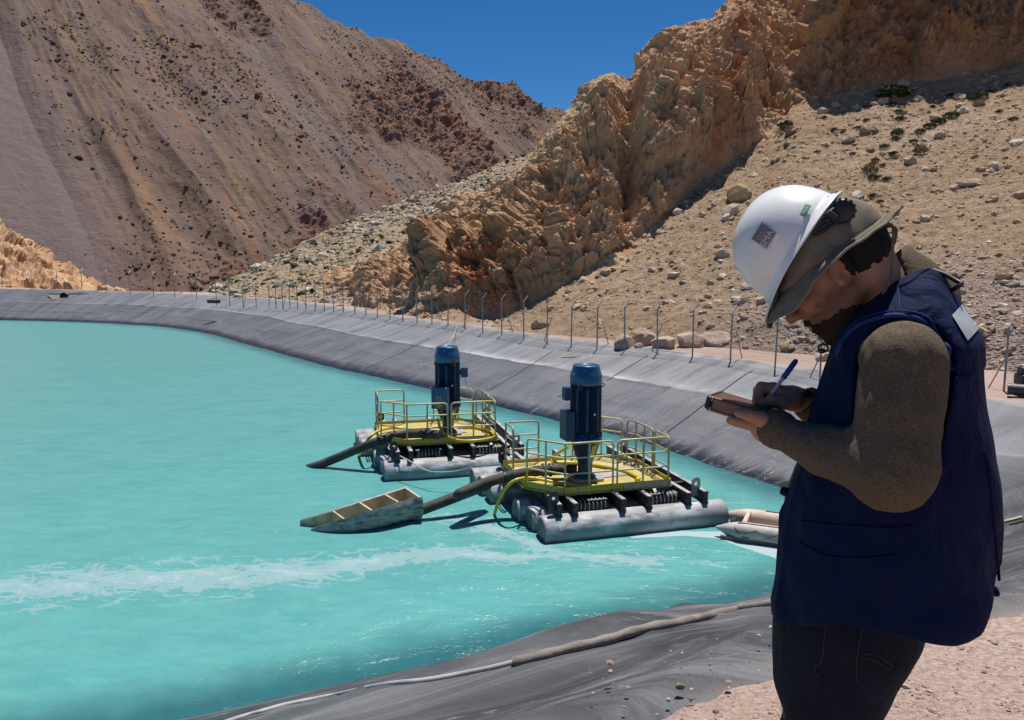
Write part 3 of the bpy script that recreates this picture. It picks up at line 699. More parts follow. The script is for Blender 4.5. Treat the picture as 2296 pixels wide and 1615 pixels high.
pts = pick_pts(hsP, sc_w / dist_ ** 1.0 * (1 + 1.5 * np.clip(fbm(hsP[..., 0] * .2, hsP[..., 1] * .2, oct=3), 0, 1)), 28000, 1); sz = .026 * (1 + r_.pareto(2.9, len(pts))); sz = np.clip(sz, .02, .24) * np.clip(pts[:, 1] / 38, .9, 1.8)
tag(stones('scree_stones', pts, sz, ST_TAN, 2), 'tan stones lying loose all over the scree slope behind the man', 'stones', kind='stuff')
pts = pick_pts(hsP, sc_w * hsA['rub'], 9000, 11); sz = np.clip(.045 * (1 + r_.pareto(2.4, len(pts))), .03, .33)
tag(stones('rubble', pts, sz, ST_RUB, 12), 'pale angular rubble at the foot of the scree behind the fence', 'rubble', kind='stuff')
# fallen blocks at the foot of the cliff and along the rock edge
ed = np.exp(-((hsA['rock'] - .3) / .3) ** 2) * vis * ar * (hsP[..., 2] > 2.0)
pts = pick_pts(hsP, ed, 2600, 21); sz = np.clip(.09 * (1 + r_.pareto(2.2, len(pts))), .06, .45)
tag(stones('fallen_blocks', pts, sz, ST_TAN, 22, flat=.8, sub=1), 'broken orange tan blocks fallen along the foot of the cliff', 'rocks', kind='stuff')
# ridge boulders and bushes
_ur = rdP[..., 0] / rdP[..., 1] * math.cos(PITCH) * 1785 + 1147.5; ar = cell_area(rdP); zz = rdP[..., 2]
wv_ = ar * (zz > 2) * (.35 + np.clip(fbm(rdP[..., 0] * .09, rdP[..., 1] * .09, oct=3, seed=8) * 2.4 + .5, 0, 1.4))
pts = pick_pts(rdP, wv_, 9000, 31); sz = np.clip(.15 * (1 + r_.pareto(2.8, len(pts))), .12, .85)
tag(stones('ridge_stones', pts, sz, ST_PALE, 32, flat=.75), 'pale boulders strewn over the low ridge in the middle distance', 'boulders', kind='stuff')
BUSH = mat('bush', (.045, .055, .022), (.10, .095, .045), 3, .95, bump=.4, spec=.1)
pts = pick_pts(rdP, ar * (zz > 2), 2700, 41); sz = np.clip(.20 * (1 + r_.pareto(3.2, len(pts))), .16, .6)
tag(stones('ridge_scrub', pts, sz, BUSH, 42, flat=.7, jit=.4), 'dark green low scrub dotted among the boulders of the low ridge', 'scrub', kind='stuff')
# mountain rocks and scrub
_um = mtP[..., 0] / mtP[..., 1] * math.cos(PITCH) * 1785 + 1147.5; ar = cell_area(mtP)
wm = ar * ((_um > -60) & (_um < 1330)) * (1 - .97 * mtA['smoothband'])
pts = pick_pts(mtP, wm * np.clip(.25 + fbm(mtP[..., 0] * .03, mtP[..., 1] * .03, mtP[..., 2] * .03, oct=4, seed=3) * 2, .06, 1), 11000, 51); sz = np.clip(.34 * (1 + r_.pareto(3.6, len(pts))), .28, 1.3)
tag(stones('mountain_scrub', pts, sz, mat('far_scrub', (.085, .065, .045), (.14, .10, .07), .3, .95, spec=.1), 52, flat=.75, jit=.4), 'dark scrub and outcrops dotted over the big mountainside', 'scrub', kind='stuff')
pts = pick_pts(mtP, wm * mtA['rock'], 4500, 53); sz = np.clip(.42 * (1 + r_.pareto(3.0, len(pts))), .3, 1.7)
tag(stones('mountain_rocks', pts, sz, mat('far_rock', (.13, .085, .075), (.26, .125, .08), .06, .95, spec=.1), 54, flat=.9), 'dark reddish rocks breaking out of the big mountainside', 'rocks', kind='stuff')
# gravel at the man's feet
n = 34000
px = r_.uniform(.3, 3.1, n); py = r_.uniform(2.0, 4.3, n); sd_, i_ = pond_sd(px, py); keep = sd_ > SW[i_] - .35; px, py, sd_, i_ = px[keep], py[keep], sd_[keep], i_[keep]
from bisect import bisect_left
xi = np.clip(np.searchsorted(gx, px), 1, len(gx) - 1); yi = np.clip(np.searchsorted(gy, py), 1, len(gy) - 1)
pz = GZ[xi, yi]; over = pz < 4.668; kk = ~over | (r_.random(len(pz)) < .03); px, py, pz, sd_, i_ = px[kk], py[kk], np.maximum(pz, 4.668)[kk], sd_[kk], i_[kk]
sz = np.clip(.0032 * (1 + r_.pareto(2.6, len(px))), .003, .018)
tag(stones('gravel', np.stack([px, py, pz], -1), sz, ST_PINK, 62), 'pinkish gravel pebbles around the feet of the man', 'gravel', kind='stuff')

# individual bushes on the scree slope
def view_hit(Pm, u, v):
    U = Pm[..., 0] / Pm[..., 1]; E = (Pm[..., 2] - CAMZ) / Pm[..., 1]
    a, b, c = ray(u, v); d = (U - a / b) ** 2 + (E - c / b) ** 2
    i = np.argsort(d.ravel())[:6]; j = min(i, key=lambda k_: Pm[..., 1].ravel()[k_]); return Pm.reshape(-1, 3)[j]
def bush_mesh(name, seed, mt_, n=90, leaf=.09):
    r = np.random.default_rng(seed); d = r.normal(size=(n, 3)); d /= np.linalg.norm(d, axis=1)[:, None]; d[:, 2] = np.abs(d[:, 2]) * .9
    pos = d * (r.uniform(.35, 1, (n, 1)) ** .6) * np.array([.5, .5, .42]) * (1 + .25 * vnoise(d[:, 0] * 3, d[:, 1] * 3, d[:, 2] * 3, seed)[:, None])
    a = r.normal(size=(n, 3)); a /= np.linalg.norm(a, axis=1)[:, None]; b = np.cross(a, d + .01); b /= np.linalg.norm(b, axis=1)[:, None]
    s = leaf * r.uniform(.6, 1.4, (n, 1)); V = np.stack([pos - a * s, pos + b * s * .5, pos + a * s + d * s * .6, pos - b * s * .5], 1).reshape(-1, 3)
    return mesh_np(name, V, np.arange(4 * n).reshape(-1, 4), mt_, smooth=False)
GREEN = mat('bush_green', (.022, .032, .010), (.05, .06, .02), 9, .9, spec=.15); STRAW = mat('bush_straw', (.17, .12, .05), (.28, .21, .10), 9, .9, spec=.15)
spots = [(2000,217,42),(1998,235,14),(1760,283,22),(1950,382,0),(2062,340,0),(1958,400,16),(1985,403,13),(2012,252,12),(2018,268,16),(2010,300,18),(2005,312,14),(1980,330,13),(2130,262,20),(2105,275,16),(2082,285,18),(2060,296,15),(2000,345,13),(1940,270,10),(1870,292,12),(1905,310,9),(1848,265,9),(1945,240,10),(1925,288,11),(2045,318,12),(1820,515,12),(1780,600,11),(1960,360,12),(1975,372,9),(2200,215,16),(2225,205,14),(2265,192,15),(2180,222,14),(2150,250,12),(2240,250,10),(2270,268,12),(2130,215,11),(2090,240,10),(1955,440,13),(1972,452,11),(1800,560,8),(1480,605,9),(1515,612,8),(1890,255,8),(1830,340,8),(1910,345,9)]
proto = None
ORD = ['first', 'second', 'third', 'fourth', 'fifth', 'sixth', 'seventh', 'eighth', 'ninth', 'tenth', 'eleventh', 'twelfth', 'thirteenth', 'fourteenth']
def zone(u, v):
    if u > 2165: return 'R' if v < 232 else 'Q'
    if u > 2048 : return 'D'
    if u > 1945: return 'L' if v < 355 else 'M'
    if v > 500: return 'B'
    return 'S' if v < 300 else 'T'
TXT = {'R': 'green bush {} from the left in the top right cluster under the shaded cliff', 'Q': 'small bush {} from the left just below the top right cluster', 'D': 'bush {} from the left in the slanting row right of the steep line', 'L': 'bush {} from the top in the steep line under the wide mat',
       'M': 'bush {} from the top in the loose group below the steep line', 'B': 'tiny bush {} from the left low on the scree left of the hard hat', 'S': 'small lone bush {} from the left of those beside the wide mat', 'T': 'tiny bush {} from the left on the bare scree above the hard hat'}
def bush_label(u, v):
    z = zone(u, v); mem = [(a, b) for a, b, c_ in spots if c_ and zone(a, b) == z and a not in (1760,) and not (a == 2000 and b == 217)]; mem.sort(key=lambda q: q[1] if z in 'LM' else q[0])
    return TXT[z].format(ORD[mem.index((u, v))])
for u, v, wpx in spots:
    p = view_hit(hsP, u, v); straw = wpx == 0; wpx = wpx or 19; wd = wpx * p[1] / 1785 * 1.7
    if straw or wpx > 30 or proto is None: o = bush_mesh('bush', int(u), STRAW if straw else GREEN, 420 if wpx > 25 else 240, .085)
    else: o = proto.copy(); COL.objects.link(o)
    if not straw and wpx <= 30 and proto is None: proto = o
    o.location = p + np.array([0, 0, .05 * wd]); o.scale = (wd, wd, wd * (1.35 if straw else .75)); o.rotation_euler = (0, 0, u * 1.7)
    if u == 2000 and v == 217: tag(o, 'widest dark green mat of bushes high on the scree below the shaded cliff', 'bush', 'bushes on the scree slope')
    elif straw: tag(o, 'straw yellow tuft at the end of the line of bushes, ' + ('the larger lower one' if u == 1950 else 'the smaller upper one'), 'grass tuft', 'dry tufts on the scree slope')
    elif u == 1760: tag(o, 'green bush alone on the scree close to the red rock edge', 'bush', 'bushes on the scree slope')
    else: tag(o, bush_label(u, v), 'bush', 'bushes on the scree slope')
# ================================================================ pump rafts
def zA(u, v, z): return Vector(srcz(1050 + u / 2.87, 780 + v / 2.87, z))
def zB(u, v, z): return Vector(srcz(700 + u / 3.229, 780 + v / 3.229, z))
YEL = mat('yellow_paint', (.50, .40, .035), (.42, .33, .06), 3, .45, c3=(.42, .38, .30), s3=5, lo3=.58, hi3=.66, bump=.15, bscale=40)
YELR = mat('rail_paint', (.55, .46, .05), (.50, .45, .22), 2.2, .4, c3=(.50, .48, .44), s3=9, lo3=.50, hi3=.58, lo=.45, hi=.55, bump=.2, bscale=60, bdist=.004)
GALV = mat('rail_worn', (.42, .38, .30), (.30, .25, .19), 6, .5, metal=.3, c3=(.45, .38, .06), s3=6, lo3=.55, hi3=.62, bump=.2, bscale=60)
HOSEY = mat('yellow_hose', (.62, .50, .02), (.50, .40, .03), 4, .38)
PONT = mat('grey_pontoon', (.40, .405, .415), (.22, .225, .235), 1.6, .6, c3=(.62, .63, .64), s3=2.2, lo3=.54, hi3=.66, bump=.25, bscale=9, bdist=.02, stretch=(.4, 1, 1))
PONTD = mat('pontoon_end', (.085, .09, .10), (.13, .135, .145), 3, .55, bump=.1)
BEAM = mat('black_beam', (.018, .018, .022), (.045, .045, .05), 3, .5, c3=(.16, .16, .16), s3=5, lo3=.62, hi3=.70, bump=.15)
BEAMT = mat('beam_top', (.40, .40, .41), (.20, .20, .21), 4, .55, lo=.45, hi=.65)
MBLUE = mat('motor_blue', (.015, .055, .13), (.012, .040, .095), 3, .38, c3=(.06, .12, .20), s3=7, lo3=.64, hi3=.70)
CBLUE = mat('cap_blue', (.026, .105, .22), (.022, .085, .175), 3, .35, c3=(.16, .27, .40), s3=4, lo3=.6, hi3=.7)
MDARK = mat('motor_body', (.018, .052, .105), (.012, .032, .062), 3, .5)
BXB = mat('box_blue', (.028, .10, .20), (.022, .075, .16), 4, .4)
RUB = mat('black_hose', (.028, .027, .026), (.065, .06, .056), 2.2, .75, bump=.3, bscale=18, c3=(.15, .14, .13), s3=3, lo3=.60, hi3=.76)
WHT = mat('white_mark', (.62, .62, .60)); GRN = mat('steel_plate', (.30, .29, .28), (.45, .43, .40), 5, .5, metal=.2)
BLK = mat('black_part', (.012, .012, .013), None, rough=.5); ORG = mat('lifting_eye', (.35, .06, .02), None, rough=.5)
ROPE = mat('white_rope', (.55, .53, .50), (.38, .36, .33), 20, .85)

def rail_panel(pts, z0, z1, posts_at=None, r=.025, ends=True):
    """one welded handrail panel following a plan polyline: rounded hoop, two mid rails, posts"""
    m = MB(); pts = [Vector((p[0], p[1], 0)) for p in pts]
    def at(z): return [Vector((p.x, p.y, z)) for p in pts]
    top = at(z1); c = .10
    a = (pts[1] - pts[0]).normalized(); b = (pts[-2] - pts[-1]).normalized()
    hoop = [Vector((pts[0].x, pts[0].y, z0 + .02)), Vector((pts[0].x, pts[0].y, z1 - c)), top[0] + a * (c * .3) - Vector((0, 0, c * .3)), top[0] + a * c]
    hoop += top[1:-1] + [top[-1] + b * c, top[-1] + b * (c * .3) - Vector((0, 0, c * .3)), Vector((pts[-1].x, pts[-1].y, z1 - c)), Vector((pts[-1].x, pts[-1].y, z0 + .02))]
    m.tube(hoop, r, 8)
    for f in (.36, .69): m.tube(at(z0 + (z1 - z0) * f), r * .85, 8)
    for i in range(len(pts) - 1):
        L = (pts[i + 1] - pts[i]).length; n = max(1, round(L / .62))
        for k in range(0 if i > 0 else 1, n):
            q = pts[i].lerp(pts[i + 1], k / n) ; m.tube([q + Vector((0, 0, z0 - .12)), q + Vector((0, 0, z1))], r, 8)
            m.lathe([(r * 1.5, z0 + .34 * (z1 - z0)), (r * 1.5, z0 + .38 * (z1 - z0))], 8, (q.x, q.y, 0))
    return m
def lug_plate(m, x, y, z, w=.22, h=.34, t=.03, r=.045):
    out = [(-w/2, 0), (w/2, 0), (w/2, h - .07), (w/2 - .06, h), (-w/2 + .06, h), (-w/2, h - .07)]
    O_ = []; I_ = []; n = 24; cz = h * .66
    for k_ in range(n):
        a = 2 * math.pi * k_ / n; d = (math.cos(a), math.sin(a)); best = 9
        for i in range(6):
            x1, z1_ = out[i]; x2, z2_ = out[(i + 1) % 6]; ex, ez = x2 - x1, z2_ - z1_; det = d[0] * (-ez) + d[1] * ex
            if abs(det) < 1e-9: continue
            px_, pz_ = x1, z1_ - cz; tt_ = (px_ * (-ez) + pz_ * ex) / det; ss = (d[0] * pz_ - d[1] * px_) / det
            if tt_ > 0 and -1e-6 <= ss <= 1 + 1e-6: best = min(best, tt_)
        O_.append((d[0] * best, cz + d[1] * best)); I_.append((d[0] * r, cz + d[1] * r))
    V = [(x + a, y + s_ * t / 2, z + b) for s_ in (-1, 1) for ring in (O_, I_) for a, b in ring]
    F = []
    for k_ in range(n):
        j = (k_ + 1) % n
        F += [(k_, j, n + j, n + k_), (2 * n + k_, 3 * n + k_, 3 * n + j, 2 * n + j), (k_, 2 * n + k_, 2 * n + j, j), (n + k_, n + j, 3 * n + j, 3 * n + k_)]
    m.add(V, F)
def text_mesh(name, body, size, mtl, parent, Mx, extrude=.002, align='CENTER', scale_x=1.0):
    cu = bpy.data.curves.new(name, 'FONT'); cu.body = body; cu.size = size; cu.extrude = extrude; cu.align_x = align; cu.align_y = 'CENTER'
    cu.resolution_u = 3
    tmp = bpy.data.objects.new('tmp', cu); COL.objects.link(tmp); dg = bpy.context.evaluated_depsgraph_get(); dg.update()
    me = bpy.data.meshes.new_from_object(tmp.evaluated_get(dg)); bpy.data.objects.remove(tmp)
    me.transform(Mx @ Matrix.Diagonal((scale_x, 1, 1, 1))); me.materials.clear(); me.materials.append(mtl); me.name = name
    o = bpy.data.objects.new(name, me); COL.objects.link(o); o.parent = parent; return o
def frame_at(p, normal, up=(0, 0, 1)):
    z = Vector(normal).normalized(); x = Vector(up).cross(z).normalized(); y = z.cross(x)
    return Matrix.Translation(Vector(p)) @ Matrix((x, y, z)).transposed().to_4x4()

def make_raft(O, yaw, which):
    rt = empty('pump_raft', (O[0], O[1], 0), R(yaw)); Mi = (Matrix.Translation(Vector((O[0], O[1], 0))) @ Matrix.Rotation(R(yaw), 4, 'Z')).inverted()
    L = lambda p: Mi @ Vector(p)
    rr = random.Random(which)
    # pontoons: capped plastic pipes lying in the water
    for i, (y, x0, x1, r) in enumerate([(0, 0, 4.55, .345), (.78, -.04, 3.55 if which == 1 else 4.3, .32), (1.48, -.17, 4.2, .32), (3.0, -.45, 4.1, .32), (3.72, -.5, 4.1, .32), (4.44, -.55, 4.1, .32)]):
        m = MB(); n = 40; ln = x1 - x0
        Mx = Matrix.Rotation(math.pi / 2, 4, 'Y')
        m.lathe([(r * .90, 0), (r * .975, .015), (r, .05), (r, .3), (r * 1.006, .302), (r * 1.006, .34), (r, .342)] + [(r * (1 + .006 * math.sin(k_ * 1.3)), .5 + (ln - 1.0) * k_ / 12) for k_ in range(13)] + [(r, ln - .05), (r * .975, ln - .015), (r * .9, ln)], n, (0, 0, 0), True, False, Mx)
        m.mi = 1; m.lathe([(0.001, 0), (r * .90, 0)], n, (0, 0, 0), True, False, Mx); m.lathe([(r * .9, ln), (.001, ln)], n, (0, 0, 0), True, False, Mx)
        o = m.build('pontoon', [PONT, PONTD], rt); o.location = (x0, y, .17)
    # cross beams
    for x in (.40, .77, 1.93, 2.6, 3.6, 4.03):
        m = MB(); ya, yb = -.12 - .05 * rr.random(), 4.75
        for z in (.515, .765): m.box((x, (ya + yb) / 2, z), (.13, yb - ya, .03))
        m.box((x, (ya + yb) / 2, .64), (.105, yb - ya - .02, .22))
        for k_ in range(9):
            for s_ in (-1, 1): m.lathe([(.022, -.012), (.022, .012)], 8, (x + s_ * .06, ya + .35 + k_ * .5, .66), M=Matrix.Rotation(math.pi / 2, 4, 'Y'))
        m.mi = 1; m.box((x, (ya + yb) / 2, .787), (.10, yb - ya - .04, .012))
        m.build('beam', [BEAM, BEAMT], rt)
    m = MB()
    for y in (.9, 3.1): m.box((2.2, y, .70), (3.8, .10, .10))
    m.build('cross_member', BEAM, rt)
    for x, y in ((.30, .02), (3.93, .18), (.30, 4.4), (3.93, 4.4)):
        m = MB(); lug_plate(m, x + (.22 if which == 2 else 0) * 0, y, .60, h=.46); m.build('lifting_lug', BEAM if x < 1 else GRN, rt)
    # slotted black strainers under the deck
    for x0 in (.95, 2.75):
        m = MB(); My = Matrix.Rotation(math.pi / 2, 4, 'Y')
        m.lathe([(.15, 0), (.15, .75)], 20, (x0, .35, .56), M=My)
        m.mi = 1
        for k_ in range(7): m.lathe([(.157, -.012), (.165, 0), (.157, .012)], 20, (x0 + .08 + k_ * .1, .35, .56), M=My, caps=False)
        m.build('strainer', [BLK, GRN], rt)
    # deck with raised edge boards
    out = [(.70, .46), (3.40, .46), (3.40, 2.35), (2.75, 3.18), (.02, 3.18), (.02, 1.25)]
    m = MB(); m.prism(out, .865, .895); m.build('deck', mat('deck_yellow%d' % which, (.46, .38, .07), (.40, .31, .10), 2.2, .6, c3=(.45, .40, .33), s3=1.6, lo3=.52, hi3=.62, bump=.5, bscale=70, bdist=.01), rt)
    for i in range(len(out)):
        a, b = Vector((*out[i], 0)), Vector((*out[(i + 1) % 6], 0)); d = (b - a); ln = d.length; d.normalize(); nrm = Vector((d.y, -d.x, 0))
        if which == 1 and i == 5: pass
        m = MB(); Mr = Matrix.Rotation(math.atan2(d.y, d.x), 3, 'Z'); mid = (a + b) / 2 + nrm * .012
        m.box((mid.x, mid.y, .905), (ln - .004, .02, .165), Mr); m.box((mid.x + nrm.x * .02, mid.y + nrm.y * .02, .815), (ln - .006, .06, .016), Mr)
        if i == 0:
            m.mi = 1; e0 = Vector((2.35, 0, 0)); m.box((2.78, .43, .905), (1.2, .014, .15), None)
            m.mi = 0
            for xx in (1.05, 1.9, 2.5, 3.1): m.box((xx, .428, .9), (.02, .012, .17))
        m.build('edge_board', [YEL, GALV], rt)
    m = MB(); m.box((2.25, 1.55, .908), (.75, .6, .02), Matrix.Rotation(.1, 3, 'Z')); m.build('hatch_plate', GRN, rt)
    # handrails
    z0, z1 = .88, 2.0
    panels = [[(.06, 1.28), (.74, .50), (1.93, .50)], [(2.04, .50), (3.36, .50)], [(3.36, .50), (3.36, 1.25)], [(3.36, 1.36), (3.36, 2.34), (3.2, 2.54)], [(3.1, 2.66), (2.72, 3.14), (1.9, 3.14)], [(.95, 3.14), (.06, 3.14), (.06, 2.45)]]
    for pn in panels: rail_panel(pn, z0, z1).build('handrail', YELR if pn[0][0] in (.06, 2.04, 3.1) else GALV, rt)
    # discharge head and motor
    cx, cy = (1.54, 1.30) if which == 1 else (2.08, 1.35)
    zf = 1.0 if which == 1 else .87; zh = lambda z: .96 + (z - .96) * zf
    m = MB(); o = (cx, cy, 0)
    m.box((cx, cy, .935), (.72, .66, .05)); 
    m.mi = 1
    m.lathe([(r_, zh(z_)) for r_, z_ in [(.27, .96), (.27, .985), (.20, 1.04), (.175, 1.10), (.175, 1.28), (.195, 1.36), (.21, 1.38), (.365, 1.86), (.40, 1.865), (.40, 1.93), (.36, 1.935)]], 32, o)
    m.mi = 3
    for a in (200, 245, 290, 335):
        an = R(a); d = Vector((math.cos(an), math.sin(an), 0)); tg = Vector((-d.y, d.x, 0))
        q = [Vector((cx, cy, 0)) + d * (.235 + .004) - tg * .055 + Vector((0, 0, zh(1.46))), Vector((cx, cy, 0)) + d * (.235 + .004) + tg * .055 + Vector((0, 0, zh(1.46))), Vector((cx, cy, 0)) + d * .345 + tg * .07 + Vector((0, 0, zh(1.79))), Vector((cx, cy, 0)) + d * .345 - tg * .07 + Vector((0, 0, zh(1.79)))]
        m.mi = 2 if a == 290 else 3
        m.add(q + [p - d * .02 for p in q], [(0, 1, 2, 3), (7, 6, 5, 4), (0, 4, 5, 1), (1, 5, 6, 2), (2, 6, 7, 3), (3, 7, 4, 0)])
    m.build('pump_head', [GRN, MBLUE, YEL, mat('opening%d' % which, (.008, .01, .016), None, rough=.6)], rt)
    mo = empty('motor', (cx, cy, zh(1.935))); mo.parent = rt
    # ribbed body
    m = MB(); n = 112; V = []
    for z in (0.10, .14, 1.30, 1.33):
        for k_ in range(n):
            r = (.375 if (k_ % 2 == 0) else .335) if .1 < z < 1.32 else .33
            a = 2 * math.pi * (k_ + .0) / n; V.append((r * math.cos(a), r * math.sin(a), z))
    m.add(V, [(i * n + k_, i * n + (k_ + 1) % n, (i + 1) * n + (k_ + 1) % n, (i + 1) * n + k_) for i in range(3) for k_ in range(n)])
    m.mi = 1; m.lathe([(.40, 0), (.40, .035), (.36, .04), (.355, .10), (.34, .12)], 36)
    for k_ in range(16):
        a = 2 * math.pi * k_ / 16; m.lathe([(.022, .035), (.022, .065)], 6, (.375 * math.cos(a), .375 * math.sin(a), 0))
    m.mi = 2
    for k_ in range(12):
        a = 2 * math.pi * k_ / 12; m.box((.345 * math.cos(a), .345 * math.sin(a), .09), (.10, .012, .13), Matrix.Rotation(a, 3, 'Z'))
    m.mi = 0
    for a in (215, 255, 300): 
        an = R(a); m.box((.362 * math.cos(an), .362 * math.sin(an), .72), (.03, .07, 1.05), Matrix.Rotation(an, 3, 'Z'), .01)
    m.mi = 3; an = R(282); m.lathe([(.03, -.006), (.03, .006)], 14, (.385 * math.cos(an), .385 * math.sin(an), .62), M=Matrix.Rotation(math.pi / 2, 4, 'X'))
    m.build('motor_body', [MDARK, MBLUE, BXB, WHT], mo)
    m = MB(); m.lathe([(.375, 1.30), (.385, 1.31), (.385, 1.52), (.372, 1.55), (.325, 1.70), (.318, 1.75), (.300, 1.765), (.285, 1.765), (.285, 1.75), (.05, 1.752)], 44); 
    for k_ in range(4): a = k_ * math.pi / 2 + .5; m.box((.388 * math.cos(a), .388 * math.sin(a), 1.36), (.012, .03, .05), Matrix.Rotation(a, 3, 'Z'))
    m.build('fan_cover', CBLUE, mo)
    for a in ((350, 230) if which == 1 else (200, 290)):
        an = R(a); q = Vector((.40 * math.cos(an), .40 * math.sin(an), 1.27)); m = MB()
        m.tube([q + Vector((.045 * math.cos(t), 0, .045 * math.sin(t))) for t in [k_ * math.pi / 6 for k_ in range(12)]], .014, 6, closed=True); m.build('lifting_eye', ORG, mo)
    # terminal boxes
    for (a, zc, dx, dy, dz, off, wr) in ([(R(183), .33, .22, .42, .72, .47, 0), (R(186), 1.10, .17, .20, .32, .50, 1)] if which == 1 else [(R(236), .28, .22, .50, .66, .52, 0), (R(-12), .98, .2, .22, .30, .50, 1)]):
        m = MB(); Mr = Matrix.Rotation(a, 3, 'Z'); d = Vector((math.cos(a), math.sin(a), 0)); c_ = d * off + Vector((0, 0, zc))
        m.box(c_, (dx, dy, dz), Mr, .012); m.box(c_ + d * (dx / 2 + .006), (.014, dy - .03, dz - .03), Mr, .004)
        m.box(c_ - d * (dx / 2 + .05), (.12, dy * .5, dz * .5), Mr)
        tb = m.build('terminal_box', BXB if which == 2 else MBLUE, mo)
        if which == 2 and wr == 0:
            f = c_ + d * (dx / 2 + .0145); m = MB(); m.box(f + Vector((0, 0, .0)), (.004, .17, .13), Mr); m.mi = 1; m.box(f + d * .002 + Vector((0, 0, 0)), (.003, .15, .11), Mr); m.build('nameplate', [WHT, BLK], tb)
            text_mesh('maker_mark', 'WEG', .082, WHT, tb, frame_at(f + d * .006, d))
            m = MB(); m.box(f + Vector((0, 0, -.20)), (.004, .15, .13), Mr); m.mi = 1; tgt = Vector((-d.y, d.x, 0))
            z_ = f + d * .003 + Vector((0, 0, -.20)); bolt = [(-.035, .05), (.03, .05), (-.005, .01), (.035, .01), (-.04, -.055), (-.008, -.005), (-.045, -.005)]
            m.add([z_ + tgt * x_ + Vector((0, 0, y_)) for x_, y_ in bolt], [tuple(range(7))]); m.build('warning_label', [YEL, BLK], tb)
    # hoses and cables laid on the deck
    m = MB()
    if which == 1:
        m.tube([L(p) for p in curve_pts([zA(322, 1250, -.05), zA(352, 1150, .4), zA(405, 1055, .85), zA(470, 1005, 1.05), zA(560, 990, 1.03), zA(650, 1003, 1.0), zA(760, 1025, .95), zA(880, 1042, .94), zA(1000, 1046, .94), zA(1120, 1045, .94)])], .04, 10)
        m.build('yellow_hose', HOSEY, rt); m = MB()
        m.tube([L(p) for p in curve_pts([zA(830, 780, 1.5), zA(760, 820, 1.25), zA(715, 860, 1.02), zA(735, 885, .97), zA(850, 888, .95), zA(980, 900, .95), zA(1110, 922, .95), zA(1220, 950, .95), zA(1300, 990, .95), zA(1280, 1003, .94)])], .045, 10)
        m.build('yellow_hose', HOSEY, rt)
        m = MB(); m.tube([L(p) for p in curve_pts([zA(880, 935, 1.12), zA(760, 935, 1.12), zA(640, 940, 1.10), zA(520, 960, 1.05), zA(400, 985, .97), zA(250, 1030, .88), zA(80, 1105, .72), zB(1440, 1165, .63), zB(1250, 1240, .5), zB(1080, 1305, .36), zB(960, 1350, .26), zB(900, 1372, .2)], 8)], .13, 18); m.build('black_hose', RUB, rt)
        for q in ((655, 938, 1.10), (700, 936, 1.11), (800, 935, 1.12), (390, 988, .965)):
            m = MB(); p = L(zA(*q)); w_ = .165 if q[0] > 500 else .137; m.tube([p + Vector((-.02, 0, 0)), p + Vector((.02, .0, 0))], w_, 18); m.build('hose_flange', BLK, rt)
    else:
        m.tube([L(p) for p in curve_pts([zB(462, 955, -.05), zB(490, 900, .35), zB(540, 815, .85), zB(600, 765, 1.0), zB(680, 738, 1.02), zB(780, 735, .97), zB(900, 742, .95), zB(1000, 745, .95)])], .045, 10)
        m.build('yellow_hose', HOSEY, rt); m = MB()
        m.tube([L(p) for p in curve_pts([zB(1068, 672, 1.5), zB(1085, 735, 1.2), zB(1135, 795, 1.0), zB(1220, 828, .95), zB(1330, 832, .95), zB(1440, 818, .95), zB(1495, 790, .95), zB(1450, 755, .95), zB(1330, 728, .95), zB(1210, 735, .95)])], .045, 10)
        m.build('yellow_hose', HOSEY, rt)
        m = MB(); m.tube([L(p) for p in curve_pts([zB(1080, 785, 1.12), zB(980, 780, 1.12), zB(850, 780, 1.08), zB(720, 800, .98), zB(600, 840, .84), zB(470, 890, .62), zB(340, 945, .38), zB(230, 990, .18), zB(120, 1030, 0), zB(20, 1058, -.3)], 8)], .13, 18); m.build('black_hose', RUB, rt)
        for q in ((760, 792, 1.02), (700, 806, .96), (950, 780, 1.12)):
            m = MB(); p = L(zB(*q)); m.tube([p + Vector((-.02, 0, 0)), p + Vector((.02, .0, 0))], .15, 18); m.build('hose_flange', BLK, rt)
        m = MB(); c0 = L(zB(1240, 325, 2.8)) ; m.tube(curve_pts([Vector((cx + .5, cy - .1, 2.75)), Vector((cx + .56, cy - .12, 2.4)), Vector((cx + .72, cy - .1, 2.15)), Vector((cx + .78, cy, 1.5))]), .01, 6); m.build('white_cable', ROPE, rt)
    # small black lashings on the right side of the deck
    m = MB()
    for k_ in range(5):
        x = 2.9 + k_ * .08; m.tube(curve_pts([(x, 2.9 - k_ * .3, .93), (x + .15, 2.7 - k_ * .3, 1.0), (x + .2, 2.5 - k_ * .3, .93), (x + .1, 2.3 - k_ * .3, .95)], 5), .014, 6)
    m.build('lashing', BLK, rt)
    return rt
raft1 = make_raft((.65, 17.15), 16, 1)
tag(raft1, 'nearer pump raft whose big black hose ends at the trough float', 'pump raft', 'pump rafts')
raft2 = make_raft((-3.64, 21.97), 14, 2)
tag(raft2, 'farther pump raft with a WEG box in front of its blue motor', 'pump raft', 'pump rafts')

